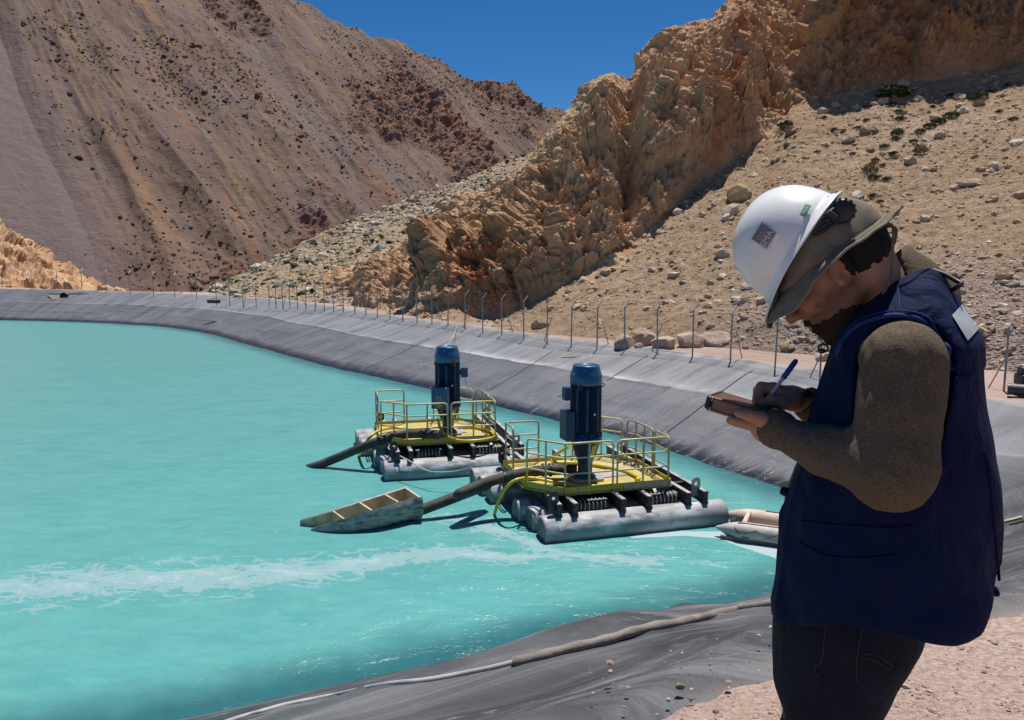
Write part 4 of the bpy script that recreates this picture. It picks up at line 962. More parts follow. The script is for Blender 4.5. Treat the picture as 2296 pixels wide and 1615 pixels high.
# ---------------------------------------------------------------- trough float carrying the hose
def trough():
    nA, fA = zB(105, 1500, .04), zB(25, 1432, .20)      # left end: near rim, far rim
    nB, fB = zB(948, 1262, .62), zB(832, 1178, .62)     # right end
    root = empty('trough_float', ((nA + nB) / 2 * 1.0)[:], 0); root.location = Vector(((nA.x + nB.x) / 2, (nA.y + nB.y) / 2, 0)); ro = root.location.copy()
    N_, K = 40, 22; V = []; 
    def section(t, k_, off):
        zc_ = .58 * (1 - (1 - t) ** 2.0); xn = 105 + 843 * t; n_ = zB(xn, float(np.interp(xn, [105, 300, 530, 740, 880, 948], [1500, 1440, 1368, 1303, 1262, 1258])), .04 + zc_)
        f_ = zB(25 + 807 * t, 1432 - 254 * t, .14 + .85 * zc_); c = (n_ + f_) / 2; hw = (n_ - f_); w_ = hw.length / 2; hd = hw.normalized(); dn = Vector((0, 0, -1)); dn = (dn - hd * dn.dot(hd)).normalized()
        taper = min(1, .50 + t * 1.6) if t < .32 else 1
        g_ = .5; a = -g_ + (math.pi + 2 * g_) * k_; dep = (.62 * w_ + .22) * taper
        return c + hd * ((w_ / math.cos(g_) - off) * math.cos(a)) + dn * ((dep - off) * math.sin(a) + dep * math.sin(g_)) - ro
    ou = [[section(i / N_, k_ / K, 0) for k_ in range(K + 1)] for i in range(N_ + 1)]; inn = [[section(i / N_, k_ / K, .035) for k_ in range(K + 1)] for i in range(N_ + 1)]
    m = MB(); f = lambda g: [p for row in g for p in row]; W = K + 1
    m.add(f(ou), [(i * W + k_, i * W + k_ + 1, (i + 1) * W + k_ + 1, (i + 1) * W + k_) for i in range(N_) for k_ in range(K)], True)
    m.mi = 1; m.add(f(inn), [(i * W + k_, (i + 1) * W + k_, (i + 1) * W + k_ + 1, i * W + k_ + 1) for i in range(N_) for k_ in range(K)], True)
    m.mi = 2
    for k_ in (0, K): m.add([ou[i][k_] for i in range(N_ + 1)] + [inn[i][k_] for i in range(N_ + 1)], [(i, i + 1, N_ + 2 + i, N_ + 1 + i) for i in range(N_)])
    for i in (0, N_): m.add(ou[i] + inn[i], [(k_, k_ + 1, W + k_ + 1, W + k_) for k_ in range(K)])
    TROUT = mat('trough_out', (.22, .22, .22), (.42, .40, .38), 5, .75, c3=(.05, .05, .052), s3=3, lo3=.55, hi3=.66, bump=.7, bscale=24, bdist=.02, stretch=(1, 1, 3))
    TRIN = mat('trough_in', (.60, .50, .33), (.48, .37, .21), 3, .7, c3=(.30, .30, .30), s3=6, lo3=.55, hi3=.64, bump=.4, bscale=20)
    TRRIM = mat('trough_rim', (.46, .43, .38), (.34, .31, .27), 8, .7)
    m.build('trough_shell', [TROUT, TRIN, TRRIM], root, recalc=False)
    for t in (.30, .55, .79, .985):
        i = t * N_; row = [section(t, k_ / K, .036) for k_ in range(K + 1)]; ax = (nB - nA).normalized() * .02
        m = MB(); lo = [p - ax for p in row]; hi = [p + ax for p in row]; m.add(lo + hi, [tuple(range(W)), tuple(range(2 * W - 1, W - 1, -1))] + [(k_, k_ + 1, W + k_ + 1, W + k_) for k_ in range(K)] + [(K, 0, W, W + K)])
        m.build('rib', TRIN, root)
    tag(root, 'grey cut-open trough float, tan inside with cross ribs, holding the black hose end', 'float'); return root
trough()

# ---------------------------------------------------------------- inflatable boat behind the man
def boat():
    root = empty('inflatable_boat', (4.62, 17.34, 0), R(-24)); L = Matrix.Rotation(0, 4, 'Z')
    TAN = mat('boat_fabric', (.56, .44, .35), (.48, .36, .28), 2.5, .6, c3=(.40, .30, .23), s3=5, lo3=.6, hi3=.7); TAN2 = mat('boat_grey', (.50, .46, .42), (.40, .36, .33), 4, .6); GREY = mat('boat_strake', (.10, .10, .105), (.16, .16, .165), 4, .55)
    for s_ in (0, 1):
        y = 0 if s_ == 0 else 1.02
        pts = [(-.02, y, .20), (.10, y, .195), (.26, y, .19), (.45, y, .18), (.7, y, .18), (1.6, y, .18), (2.4, y, .19), (2.9, y + (.18 if s_ == 0 else -.18), .23), (3.15, .51, .28)]
        rad = [.02, .075, .145, .20, .215, .215, .21, .20, .19]
        c = curve_pts(pts, 6); rr = list(np.interp(np.linspace(0, 8, len(c)), range(9), rad))
        m = MB(); m.tube(c, rr, 28); t_ = m.build('hull_tube', TAN if s_ else TAN2, root)
        m = MB(); yy = -.155 if s_ == 0 else 1.02 + .155
        m.tube([(x_, yy - (0.0 if s_ == 0 else 0), .06) for x_ in (.12, .5, 1.2, 2.4)], .045, 10); m.tube([(x_, yy * (1.0) + (.012 if s_ == 0 else -.012), .012) for x_ in (.2, .6, 1.2, 2.4)], .05, 8)
        m.build('rubbing_strake', GREY, t_)
        m = MB(); ya = -.085 if s_ == 0 else 1.02 + .02
        if s_ == 0: m.box((1.35, -.045, .392), (1.75, .03, .012)); m.build('grab_strip', BLK, t_)
        else: m.box((1.5, 1.0, .400), (1.1, .035, .012)); m.build('grab_strip', mat('strip_brown', (.09, .05, .04), None), t_)
    tube0 = [o for o in bpy.data.objects if o.name.startswith('hull_tube')][0]
    m = MB(); zz = [.31, .21, .20, .30, .20, .20, .30, .20, .20, .30]; xs = [.42, .5, .62, .88, 1.10, 1.18, 1.42, 1.62, 1.72, 1.95]
    m.tube([(x_, -math.sqrt(max(.0, .222 ** 2 - (z_ - .18) ** 2)), z_) for x_, z_ in zip(xs, zz)], .011, 6); m.build('lifeline', BLK, tube0)
    m = MB(); m.box((.62, .51, .24), (.04, .82, .30), None, .01); m.box((.58, .51, .38), (.07, .88, .03), None, .01); m.build('transom', TAN, root)
    m = MB(); m.box((1.7, .51, .07), (2.2, .80, .02)); m.build('floor', mat('boat_floor', (.40, .28, .20), (.34, .23, .16), 3, .7), root)
    m = MB(); m.box((.42, .51, .10), (.35, .5, .12), None, .03); m.box((.30, .51, .20), (.10, .30, .16), None, .02); m.build('motor_bracket', BLK, root)
    # framed lettering on the near tube
    c = Vector((1.22, -.218, .115)); nrm = Vector((0, -1, -.30)); Mx = frame_at(c + nrm.normalized() * .012, nrm)
    text_mesh('lettering', 'TAINO', .085, mat('boat_letter', (.62, .58, .54)), tube0, Mx, extrude=.001, scale_x=1.25)
    m = MB(); e = [(-.19, -.05), (.19, -.05), (.19, .05), (-.19, .05)]
    m.tube([Mx @ Vector((x_, y_, 0)) for x_, y_ in e], .004, 5, closed=True); m.build('letter_frame', BLK, tube0)
    m = MB(); Mq = frame_at(Vector((.66, -.2, .11)), nrm); m.box(Mq @ Vector((0, 0, .008)), (.14, .06, .02), Mq.to_3x3(), .01); m.build('handle', GREY, tube0)
    tag(root, 'tan inflatable dinghy with two pointed stern tubes moored beside the nearer raft', 'boat')
boat()

# ---------------------------------------------------------------- lines running from the shore to the rafts
def line(name, pts, r, label, mt_=None, sag=.0, cat='cable'):
    pts = [Vector(p) for p in pts]; o_ = pts[0].copy(); o_.z = 0
    c = curve_pts(pts, 12) if len(pts) > 2 else [pts[0].lerp(pts[1], k_ / 14) - Vector((0, 0, sag * math.sin(math.pi * k_ / 14))) for k_ in range(15)]
    m = MB(); m.tube([p - o_ for p in c], r, 6); o = m.build(name, mt_ or BLK, None); o.location = o_; tag(o, label, cat); return o
DK = mat('dark_cable', (.05, .05, .055), None, rough=.6)
W1 = raft1.matrix_world if False else None
def rw(rt, x, y, z):
    return Matrix.Translation(rt.location) @ Matrix.Rotation(rt.rotation_euler.z, 4, 'Z') @ Vector((x, y, z))
line('power_cord', [zB(1212, -40, 2.1), rw(raft2, 1.85, 1.5, 3.5)], .014, 'thin white cord hanging from the bank to the farther motor', ROPE, .3, 'cord')
line('white_rope', [zB(700, 870, .85), zB(750, 930, .7), zB(850, 985, .62), zB(950, 1045, .5), zB(1050, 1070, .5), zB(1200, 1062, .55), zB(1330, 1030, .75)], .018, 'white rope slung between the two pump rafts', ROPE, cat='rope')
line('white_rope', [zB(690, 860, .9), zB(730, 875, .85), zB(745, 890, .8), zB(710, 905, .8), zB(690, 880, .85), zB(735, 858, .9)], .016, 'small loop of white rope on the left beams of the farther raft', ROPE, cat='rope')
line('white_rope', [zA(600, 815, .9), zA(560, 850, .8), zA(500, 870, .8), zA(430, 850, .85)], .018, 'short white rope on the right beams of the farther raft', ROPE, cat='rope')
# ================================================================ fences on the crest, boulders, odds and ends
POST = mat('fence_post', (.30, .26, .23), (.42, .38, .34), 3, .6, metal=.2); POSTT = mat('galvanised', (.55, .55, .55), (.42, .42, .42), 5, .4, metal=.3)
WIRE = mat('fence_wire', (.22, .19, .17), None, rough=.6)
def crest_pt(u, v, z=2.05): return Vector(on_z(u, v, z))
# bases measured along the crest (photo pixels), right-hand run
base = [(1838,838),(1737,820),(1637,806),(1552,795),(1473,786),(1400,778),(1338,772),(1280,766),(1226,759),(1174,752),(1125,746),(1082,741),(1042,735),(1004,730),(968,726),(935,722),(903,718),(874,714),(846,710),(820,707),(795,704),(770,701),(748,698),(727,696),(706,694),(686,692),(667,690),(650,688),(634,687),(618,686),(603,684),(574,682),(545,680),(515,677),(485,675)]
def post_mesh(h=2.05, arm=.42):
    m = MB(); m.tube([(0, 0, -.25), (0, 0, h)], .034, 8); m.mi = 1
    m.tube([(0, 0, h - .01), (arm * .55, arm * .30, h + arm * .75)], .032, 6)
    for k_ in (.3, .6, .9): m.box((arm * .55 * k_, arm * .30 * k_, h + arm * .75 * k_), (.02, .02, .02))
    return m
def fence(name, pts, label, brace_every=2, H=2.05, white=False, mesh_wires=True):
    c = pts[len(pts) // 2]; rt = empty(name, (c.x, c.y, c.z)); proto = None
    for i, p in enumerate(pts):
        if proto is None: o = proto = post_mesh(H).build('post', [POST, mat('white_tip', (.82, .82, .82), None, rough=.4) if white else POSTT], rt)
        else: o = proto.copy(); COL.objects.link(o); o.parent = rt
        q = pts[min(i + 1, len(pts) - 1)] - pts[max(i - 1, 0)]; o.location = p - c; o.rotation_euler = (R(1.2 * math.sin(i * 2.3)), R(1.0 * math.sin(i * 1.1)), (.9 if white else 0) + .1 * math.sin(i))
    pb = None
    for i, p in enumerate(pts):
        if brace_every and i % brace_every == 0 and i < len(pts) - 1:
            dr = (pts[i + 1] - p); dr.z = 0; dr.normalize()
            if pb is None:
                m = MB(); m.tube([(0, 0, -.2), (0, 0, 1.45)], .022, 7); pb = o = m.build('brace', POST, rt)
            else: o = pb.copy(); COL.objects.link(o); o.parent = rt
            s_ = 1 if (i // brace_every) % 2 else -1; o.location = p - c + Vector((.75 * s_ * .55 + .25, .55, 0)); o.rotation_euler = (R(14), R(-17 * s_), 0)
    if mesh_wires:
        m = MB()
        for z in (.15, .6, 1.05, 1.5, 1.95): m.tube([p - c + Vector((0, 0, z)) for p in pts], .0035, 4, smooth=False)
        for k_ in (.3, .6, .9): m.tube([p - c + Vector((.42 * .55 * k_, .42 * .3 * k_, H + .32 * k_)) for p in pts], .003, 4, smooth=False)
        m.build('wire', WIRE, rt)
        # chain link between the nearest posts
        m = MB()
        for i in range(0, min(20, len(pts) - 1)):
            a, b = pts[i] - c, pts[i + 1] - c; L_ = (b - a).length; n = int(L_ / .10); hz = 1.85
            for k_ in range(-int(hz / .1), n):
                for s_ in (1, -1):
                    t0, t1 = k_ * .1, k_ * .1 + hz; za, zb = .12, .12 + hz
                    if t0 < 0: za = .12 - t0; t0 = 0
                    if t1 > L_: zb = zb - (t1 - L_); t1 = L_
                    if t1 <= t0: continue
                    p0 = a.lerp(b, t0 / L_); p1 = a.lerp(b, t1 / L_)
                    if s_ < 0: p0, p1 = a.lerp(b, 1 - t0 / L_), a.lerp(b, 1 - t1 / L_)
                    p0 = p0 + Vector((0, 0, za)); p1 = p1 + Vector((0, 0, zb)); e = Vector((0, 0, .0026))
                    m.add([p0 - e, p0 + e, p1 + e, p1 - e], [(0, 1, 2, 3)])
        m.build('chain_link', WIRE, rt, recalc=False)
    tag(rt, label, 'fence'); return rt
def lift(p):
    z, sd_, _ = terr(np.array([p.x]), np.array([p.y])); return Vector((p.x, p.y, float(z[0]) - .02))
pts_r = [lift(crest_pt(u, v)) for u, v in base]
fence('wire_fence', pts_r, 'long wire fence with bent-top steel posts along the bank below the orange cliff')
pts_l = [lift(crest_pt(u, v, 2.55)) for u, v in ((6,641),(71,645),(129,648),(184,652),(239,656),(292,658),(344,661),(392,663),(441,666))]
pts_l = [crest_pt(u, v, z_) for (u, v), z_ in zip(((6,641),(71,645),(129,648),(184,651),(239,655),(292,658),(344,661),(392,664),(441,668)), np.linspace(2.75, 2.2, 9))]
fence('wire_fence', pts_l, 'row of white-tipped fence posts on the far left bank under the big mountain', 0, 2.0, True, False)
# right end of the fence, right of the man
pr = [lift(crest_pt(2250, 872, 2.05)), lift(crest_pt(2420, 900, 2.05))]
rt_ = fence('wire_fence', pr, 'tall nearest fence post and brace at the right edge beside the black pipe', 1)

# boulders behind the fence: each a rock of its own
def boulder(name, seed, mt_, sub=4):
    V, F = ico(sub); r = np.random.default_rng(seed); o_ = r.uniform(-50, 50, 3)
    f_ = facet(V[:, 0] * 1.1 + o_[0], V[:, 1] * 1.1 + o_[1], V[:, 2] * 1.1 + o_[2], seed=seed) * .42 + facet(V[:, 0] * 2.6 + o_[0], V[:, 1] * 2.6, V[:, 2] * 2.6, seed=seed + 3) * .10
    n_ = fbm(V[:, 0] * 1.2 + o_[0], V[:, 1] * 1.2 + o_[1], V[:, 2] * 1.2, oct=5, seed=seed) * .22
    # knock flat faces on to it
    W_ = V * (1 + n_ + .35 * f_)[:, None]
    for k_ in range(7):
        d = r.normal(size=3); d /= np.linalg.norm(d); lim = r.uniform(.62, .85); q = W_ @ d; W_ = W_ - d[None] * np.clip(q - lim, 0, None)[:, None] * .9
    return mesh_np(name, W_, F, mt_, smooth=True)
t = NT('boulder_stone'); v = t.coord('Object')
c = t.mix(t.fr(t.noise(v, 2.2, 8, .7), .38, .64), (.44, .31, .21), (.60, .50, .40)); c = t.mix(t.fr(t.noise(v, 1.2, 6, .6), .58, .68), c, (.38, .22, .15))
BOULD = t.done(c, .9, nrm=t.bump(t.noise(v, 3.5, 10, .72), .8, .12), spec=.2)
t = NT('ochre_rock'); v = t.coord('Object'); c = t.mix(t.fr(t.noise(v, 2.0, 8, .7), .38, .64), (.52, .33, .14), (.60, .44, .24)); OCH = t.done(c, .9, nrm=t.bump(t.noise(v, 3.5, 10, .75), 1.0, .15), spec=.2)
bl = [(1691,738,78,56,'large rounded brown boulder left of the hat brim behind the fence'),(1740,748,36,28,'small pale rock under the tip of the hat brim'),(1782,746,56,34,'pale tan boulder just under the nose of the man'),(1812,748,30,22,'smaller pale rock right behind the boulder under the nose'),
      (1600,758,68,40,'pale split rock in the row of low boulders, nearest the large brown one'),(1546,762,52,38,'low wedge of pale rock in the middle of the row behind the fence'),(1490,767,64,28,'flat pale slab in the row of boulders behind the fence'),(1443,757,52,38,'rounded pale boulder toward the left of the row behind the fence'),
      (1401,763,44,34,'leftmost low boulder of the row behind the fence'),(1432,774,18,10,'small reddish rock between the leftmost fence boulders'),(1850,800,34,18,'flat pale rock at the foot of the fence below the chin of the man'),
      (2228,378,24,22,'lone blocky tan rock high on the scree, uppermost of the three'),(2172,410,40,18,'long tan rock high on the scree below the lone blocky one'),(2140,420,22,12,'small tan rock at the left end of the long one on the scree'),
      (1655,445,44,36,'yellow ochre rock on the scree just left of the hard hat'),(1640,478,40,24,'brown rock just below the yellow ochre one left of the hard hat'),(1462,607,20,12,'small brown rock alone on the scree, left of the two bushes'),(2238,700,24,12,'white pebbly rock on the rubble right of the shoulder')]
for i, (u, v_, wp, hp_, lb) in enumerate(bl):
    hit = view_hit(hsP, u, v_)
    if v_ > 730 and hit[2] < 3.2:
        hit = np.array(on_z(u, v_ + hp_ * .35, 2.05)); 
    o = boulder('boulder' if wp >= 30 else 'rock', 100 + i, OCH if 'ochre' in lb and u == 1655 else BOULD); s_ = hit[1] / 1785 * 1.0
    o.scale = (wp * s_ * .62, wp * s_ * .5, hp_ * s_ * .72); o.rotation_euler = (.2 * math.sin(i), .15 * math.cos(i * 2), i * 1.3); o.location = hit + np.array([0, .1, hp_ * s_ * .12]); tag(o, lb, 'rock')
# black pipe offcuts on the crest
MP = mat('black_pipe', (.03, .03, .032), (.06, .06, .062), 4, .5)
a = Vector(on_z(2258, 872, 2.2)); m = MB(); m.tube([Vector((0, 0, 0)), Vector((1.9, -1.1, 0))], .17, 20); o = m.build('black_pipe', MP); o.location = a; tag(o, 'black pipe end lying on the bank at the right edge behind the man', 'pipe')
a = Vector(on_z(2276, 862, 2.3)); m = MB(); m.box((.5, -.1, .18), (1.0, .5, .36), None, .04); m.box((.15, -.1, .45), (.25, .3, .25), None, .03); o = m.build('black_block', MP); o.location = a; tag(o, 'black plastic block behind the pipe end at the right edge', 'block')
a = Vector(on_z(466, 676, 2.35)); m = MB(); m.tube([Vector((0, 0, 0)), Vector((1.1, -.3, 0))], .16, 14); o = m.build('black_pipe', MP); o.location = a; tag(o, 'short black pipe on the far bank near the low stony ridge', 'pipe')
# drain inlet in the far left bank
def drop0(u, v):
    from mathutils.bvhtree import BVHTree
    me = liner.data; vv = np.empty(len(me.vertices) * 3); me.vertices.foreach_get('co', vv); l = np.empty(len(me.loops), int); me.loops.foreach_get('vertex_index', l)
    b_ = BVHTree.FromPolygons([tuple(q) for q in vv.reshape(-1, 3)], [tuple(q) for q in l.reshape(-1, 4)]); x_, y_, z_ = ray(u, v)
    h_ = b_.ray_cast(Vector((0, 0, CAMZ)), Vector((float(x_), float(y_), float(z_))).normalized()); return h_[0] if h_[0] else Vector(on_z(u, v, 2.0))
from_drain = None
rt = empty('drain_inlet', (0, 0, 0), 0)
CON = mat('concrete', (.22, .20, .15), (.15, .14, .11), 3, .85); 
m = MB(); m.prism([(-2.3, 0), (2.3, 0), (1.2, -1.1), (-1.2, -1.1)], -.02, .06, Matrix.Rotation(R(24), 4, 'X')); m.box((0, .1, .10), (4.2, .3, .10)); m.build('surround', CON, rt)
m = MB(); m.lathe([(.36, -.5), (.42, -.5), (.42, .5), (.34, .5), (.34, -.3)], 20, (-.2, -.2, -.22), M=Matrix.Rotation(R(80), 4, 'X'), caps=False); m.mi = 1; m.lathe([(.001, -.2), (.34, -.2)], 20, (-.2, -.2, -.22), M=Matrix.Rotation(R(80), 4, 'X'), caps=False); m.build('pipe_mouth', [MP, BLK], rt)
rt.location = drop0(155, 662) + Vector((0, 0, .03)); tag(rt, 'drain inlet with a dark round pipe mouth in the far left bank', 'drain')
# long hose along the near waterline
hp = [(1745,1352,.30),(1690,1360,.30),(1640,1368,.32),(1590,1380,.34),(1530,1394,.34),(1470,1404,.33),(1420,1416,.33),(1370,1432,.33),(1320,1444,.33),(1260,1458,.33),(1200,1474,.32),(1150,1486,.30)]
def onliner(u, v, dz=.03):
    z = .3
    for _ in range(12):
        p = on_z(u, v, z); zz = float(terr(np.array([p[0]]), np.array([p[1]]))[0][0]); z = .5 * z + .5 * (zz + dz)
    return Vector(on_z(u, v, z))
from mathutils.bvhtree import BVHTree
def bvh_of(o):
    me = o.data; v = np.empty(len(me.vertices) * 3); me.vertices.foreach_get('co', v); l = np.empty(len(me.loops), int); me.loops.foreach_get('vertex_index', l)
    return BVHTree.FromPolygons([tuple(q) for q in v.reshape(-1, 3)], [tuple(q) for q in l.reshape(-1, 4)])
LB = bvh_of(liner)
def drop(u, v, dz=.0):
    a_, b_, c_ = ray(u, v); d = Vector((float(a_), float(b_), float(c_))).normalized(); h_ = LB.ray_cast(Vector((0, 0, CAMZ)), d)
    if h_[0] is None: return onliner(u, v)
    p = Vector(on_z(u, v, h_[0].z + dz)); return p
pts = curve_pts([drop(u, v, .028) for u, v, _ in hp], 6); c0 = pts[len(pts) // 2].copy()
m = MB(); m.tube([p - c0 for p in pts], [.027 + .003 * math.sin(i * .9) for i in range(len(pts))], 12)
o = m.build('hose', mat('muddy_hose', (.24, .21, .18), (.16, .14, .12), 5, .8, bump=.6, bscale=30, c3=(.34, .30, .26), s3=6)); o.location = c0; tag(o, 'long muddy grey hose lying along the near edge of the water', 'hose')
pts = curve_pts([drop(u, v, .012) for u, v in ((1150,1486),(1100,1498),(1050,1508),(1000,1518),(950,1526),(890,1532),(830,1541),(760,1556),(700,1568),(640,1580),(590,1594),(540,1608),(500,1622))], 6); c0 = pts[len(pts) // 2].copy()
m = MB(); m.tube([p - c0 for p in pts], .016, 8); o = m.build('welded_edge', mat('pale_edge', (.42, .42, .43), (.30, .30, .31), 5, .6)); o.location = c0; tag(o, 'pale rolled edge of the liner running on from the muddy hose', 'liner edge')
def draped(pl, lb, r=.014):
    pts = [drop(*q, r) for q in curve2(pl)]; c0 = pts[len(pts) // 2].copy(); m = MB(); m.tube([p - c0 for p in pts], r, 6); o = m.build('cable', DK); o.location = c0; tag(o, lb, 'cable')
def curve2(pl):
    out = []
    for (a, b), (c, d) in zip(pl[:-1], pl[1:]): out += [(a + (c - a) * k_ / 10, b + (d - b) * k_ / 10) for k_ in range(10)]
    return out + [pl[-1]]
draped([(1688, 831), (1672, 838), (1600, 890), (1540, 936), (1496, 968)], 'dark cable lying down the far liner, nearest to the notebook')
draped([(1452, 797), (1400, 828), (1360, 853)], 'dark cable lying down the far liner behind the nearer motor')
draped([(1239, 787), (1165, 834), (1096, 876)], 'dark cable lying down the far liner right of the farther motor')
draped([(962, 759), (890, 795), (818, 826)], 'dark cable lying down the far liner left of the farther motor')
# timber scraps on the liner to the right
WD = mat('scrap_wood', (.50, .40, .24), (.38, .29, .17), 6, .8)
for (u0, v0, u1, v1, w_, lb) in ((2252,1170,2292,1160,.05,'short pale plank on the liner at the right edge behind the vest'),(2262,1176,2300,1166,.03,'thin dark stick beside the pale plank at the right edge')):
    a, b = drop(u0, v0, .04), drop(u1, v1, .04); m = MB(); m.box((0, 0, 0), ((b - a).length, w_ * 2, w_), (b - a).to_track_quat('X', 'Z').to_matrix(), .005); o = m.build('plank' if w_ > .04 else 'stick', WD if w_ > .04 else MP); o.location = (a + b) / 2; tag(o, lb, 'plank' if w_ > .04 else 'stick')
for (u0, v0, u1, v1, lb) in ((1688,758,1648,770,'thin pole lying on the ground behind the fence near the large boulder'),(1290,800,1258,802,'short board on the crest between two fence posts')):
    a, b = Vector(on_z(u0, v0, 2.12)), Vector(on_z(u1, v1, 2.08)); m = MB(); m.tube([a - (a + b) / 2, b - (a + b) / 2], .03, 8); o = m.build('pole', WD); o.location = (a + b) / 2; tag(o, lb, 'pole')
# stones resting on the near liner and gravel edge
for i, (u, v, wp, lb) in enumerate(((1523,1541,24,'tan stone at the tip of the gravel by the near liner'),(1548,1566,22,'flat grey stone beside the tan one at the tip of the gravel'),(1605,1598,18,'reddish stone on the gravel left of the legs'),(2205,1510,14,'reddish stone on the gravel right of the legs'))):
    a = Vector(on_z(u, v, 4.66)); o = boulder('stone', 300 + i, ST_PINK if 0 else BOULD, 2); s_ = a.y / 1785 * wp * .5; o.scale = (s_, s_ * .8, s_ * (.35 if 'flat' in lb else .8)); o.location = a + Vector((0, 0, s_ * .2)); tag(o, lb, 'stone')
# ================================================================ the man: signed distance fields meshed as continuous surfaces
def V3(p): return np.asarray(p, float)
def cap(p, a, b, ra, rb=None):
    rb = ra if rb is None else rb; a, b = V3(a), V3(b); ab = b - a; pa = p - a
    h = np.clip((pa @ ab) / max(ab @ ab, 1e-12), 0, 1); return np.linalg.norm(pa - h[:, None] * ab, axis=1) - (ra + (rb - ra) * h)
def ell(p, c, r, Mx=None):
    q = p - V3(c)
    if Mx is not None: q = q @ Mx
    r = V3(r); k0 = np.linalg.norm(q / r, axis=1); k1 = np.linalg.norm(q / (r * r), axis=1); return k0 * (k0 - 1) / np.maximum(k1, 1e-9)
def smin(a, b, k_):
    h = np.clip(.5 + .5 * (b - a) / k_, 0, 1); return b + (a - b) * h - k_ * h * (1 - h)
def smax(a, b, k_): return -smin(-a, -b, k_)
def chain(p, pts, rs, k_=.008):
    d = cap(p, pts[0], pts[1], rs[0], rs[1])
    for i in range(1, len(pts) - 1): d = smin(d, cap(p, pts[i], pts[i + 1], rs[i], rs[i + 1]), k_)
    return d
def sdf_mesh(name, fn, lo, hi, h, mats, parent=None, B=16, attrs=None):
    """sparse surface nets: only the blocks that the surface crosses are sampled"""
    lo = V3(lo); hi = V3(hi); nb = np.ceil((hi - lo) / (h * B)).astype(int)
    I = np.stack(np.meshgrid(*[np.arange(n) for n in nb], indexing='ij'), -1).reshape(-1, 3)
    d = fn(lo + (I + .5) * h * B); rad = h * B * .866
    I = I[np.abs(d) < rad * 1.5 + .012]
    g = np.stack(np.meshgrid(*[np.arange(B + 1)] * 3, indexing='ij'), -1)
    keys = []; verts = []; ek = [[], [], []]; es = [[], [], []]
    BIG = 1 << 20
    def key(c): return (c[..., 0].astype(np.int64) * 2097152 + c[..., 1]) * 2097152 + c[..., 2]
    CH = 6
    for a0 in range(0, len(I), CH):
        bl = I[a0:a0 + CH]; G = g[None] + (bl * B)[:, None, None, None]
        D = fn((lo + G.reshape(-1, 3) * h)).reshape(len(bl), B + 1, B + 1, B + 1)
        for bi in range(len(bl)):
            F = D[bi]; s = F < 0
            if s.all() or not s.any(): continue
            c0 = bl[bi] * B
            cs = [s[i:B + i, j:B + j, k_:B + k_] for i in (0, 1) for j in (0, 1) for k_ in (0, 1)]
            sm_ = sum(c.astype(int) for c in cs); act = (sm_ > 0) & (sm_ < 8)
            ix = np.argwhere(act)
            if not len(ix): continue
            acc = np.zeros((len(ix), 3)); cnt = np.zeros(len(ix))
            for ax in range(3):
                o1, o2 = [q for q in range(3) if q != ax]
                for u_ in (0, 1):
                    for v_ in (0, 1):
                        p0 = ix.copy(); p0[:, o1] += u_; p0[:, o2] += v_; p1 = p0.copy(); p1[:, ax] += 1
                        f0 = F[tuple(p0.T)]; f1 = F[tuple(p1.T)]; m = (f0 < 0) != (f1 < 0)
                        t = np.where(m, f0 / np.where(m, f0 - f1, 1), 0); pt = p0.astype(float); pt[:, ax] += t
                        acc += pt * m[:, None]; cnt += m
            verts.append(lo + (acc / cnt[:, None] + c0) * h); keys.append(key(ix + c0))
            for ax in range(3):
                p1 = ix.copy(); p1[:, ax] += 1; f0 = F[tuple(ix.T)] < 0; f1 = F[tuple(p1.T)] < 0; m = f0 != f1
                ek[ax].append((ix + c0)[m]); es[ax].append(f0[m])
    K = np.concatenate(keys); V = np.concatenate(verts); o = np.argsort(K); K = K[o]; V = V[o]
    Fs = []
    for ax in range(3):
        C = np.concatenate(ek[ax]); s0 = np.concatenate(es[ax]); o1, o2 = (ax + 1) % 3, (ax + 2) % 3
        e1 = np.zeros(3, int); e1[o1] = 1; e2 = np.zeros(3, int); e2[o2] = 1
        q = [key(C), key(C - e1), key(C - e1 - e2), key(C - e2)]; id_ = []; ok = np.ones(len(C), bool)
        for kk in q:
            j = np.clip(np.searchsorted(K, kk), 0, len(K) - 1); ok &= K[j] == kk; id_.append(j)
        f = np.stack(id_, 1); f = np.where(s0[:, None], f, f[:, ::-1]); Fs.append(f[ok])
    F = np.concatenate(Fs)
    at = {k_: a(V) for k_, a in (attrs or {}).items()}
    return mesh_np(name, V, F, mats, parent, attrs=at)
def march(fn, u, v, t0=.9, t1=2.6, n=170):
    """first point of a surface seen at a photo pixel"""
    a, b, c = ray(u, v); d = np.array([a, b, c]) / b; ts = np.linspace(t0, t1, n); CO = np.array([0, -DY, CAMZ]); pts = CO + ts[:, None] * d; f = fn(pts)
    i = np.argmax(f < 0)
    if f[i] >= 0: i = int(np.argmin(f)); return pts[i]
    lo_, hi_ = ts[i - 1], ts[i]
    for _ in range(14):
        m_ = (lo_ + hi_) / 2
        if fn((CO + m_ * d)[None])[0] < 0: hi_ = m_
        else: lo_ = m_
    return CO + hi_ * d
def sgrad(fn, p, e=.002):
    g = np.array([fn((p + np.eye(3)[i] * e)[None])[0] - fn((p - np.eye(3)[i] * e)[None])[0] for i in range(3)]); return g / (np.linalg.norm(g) + 1e-9)

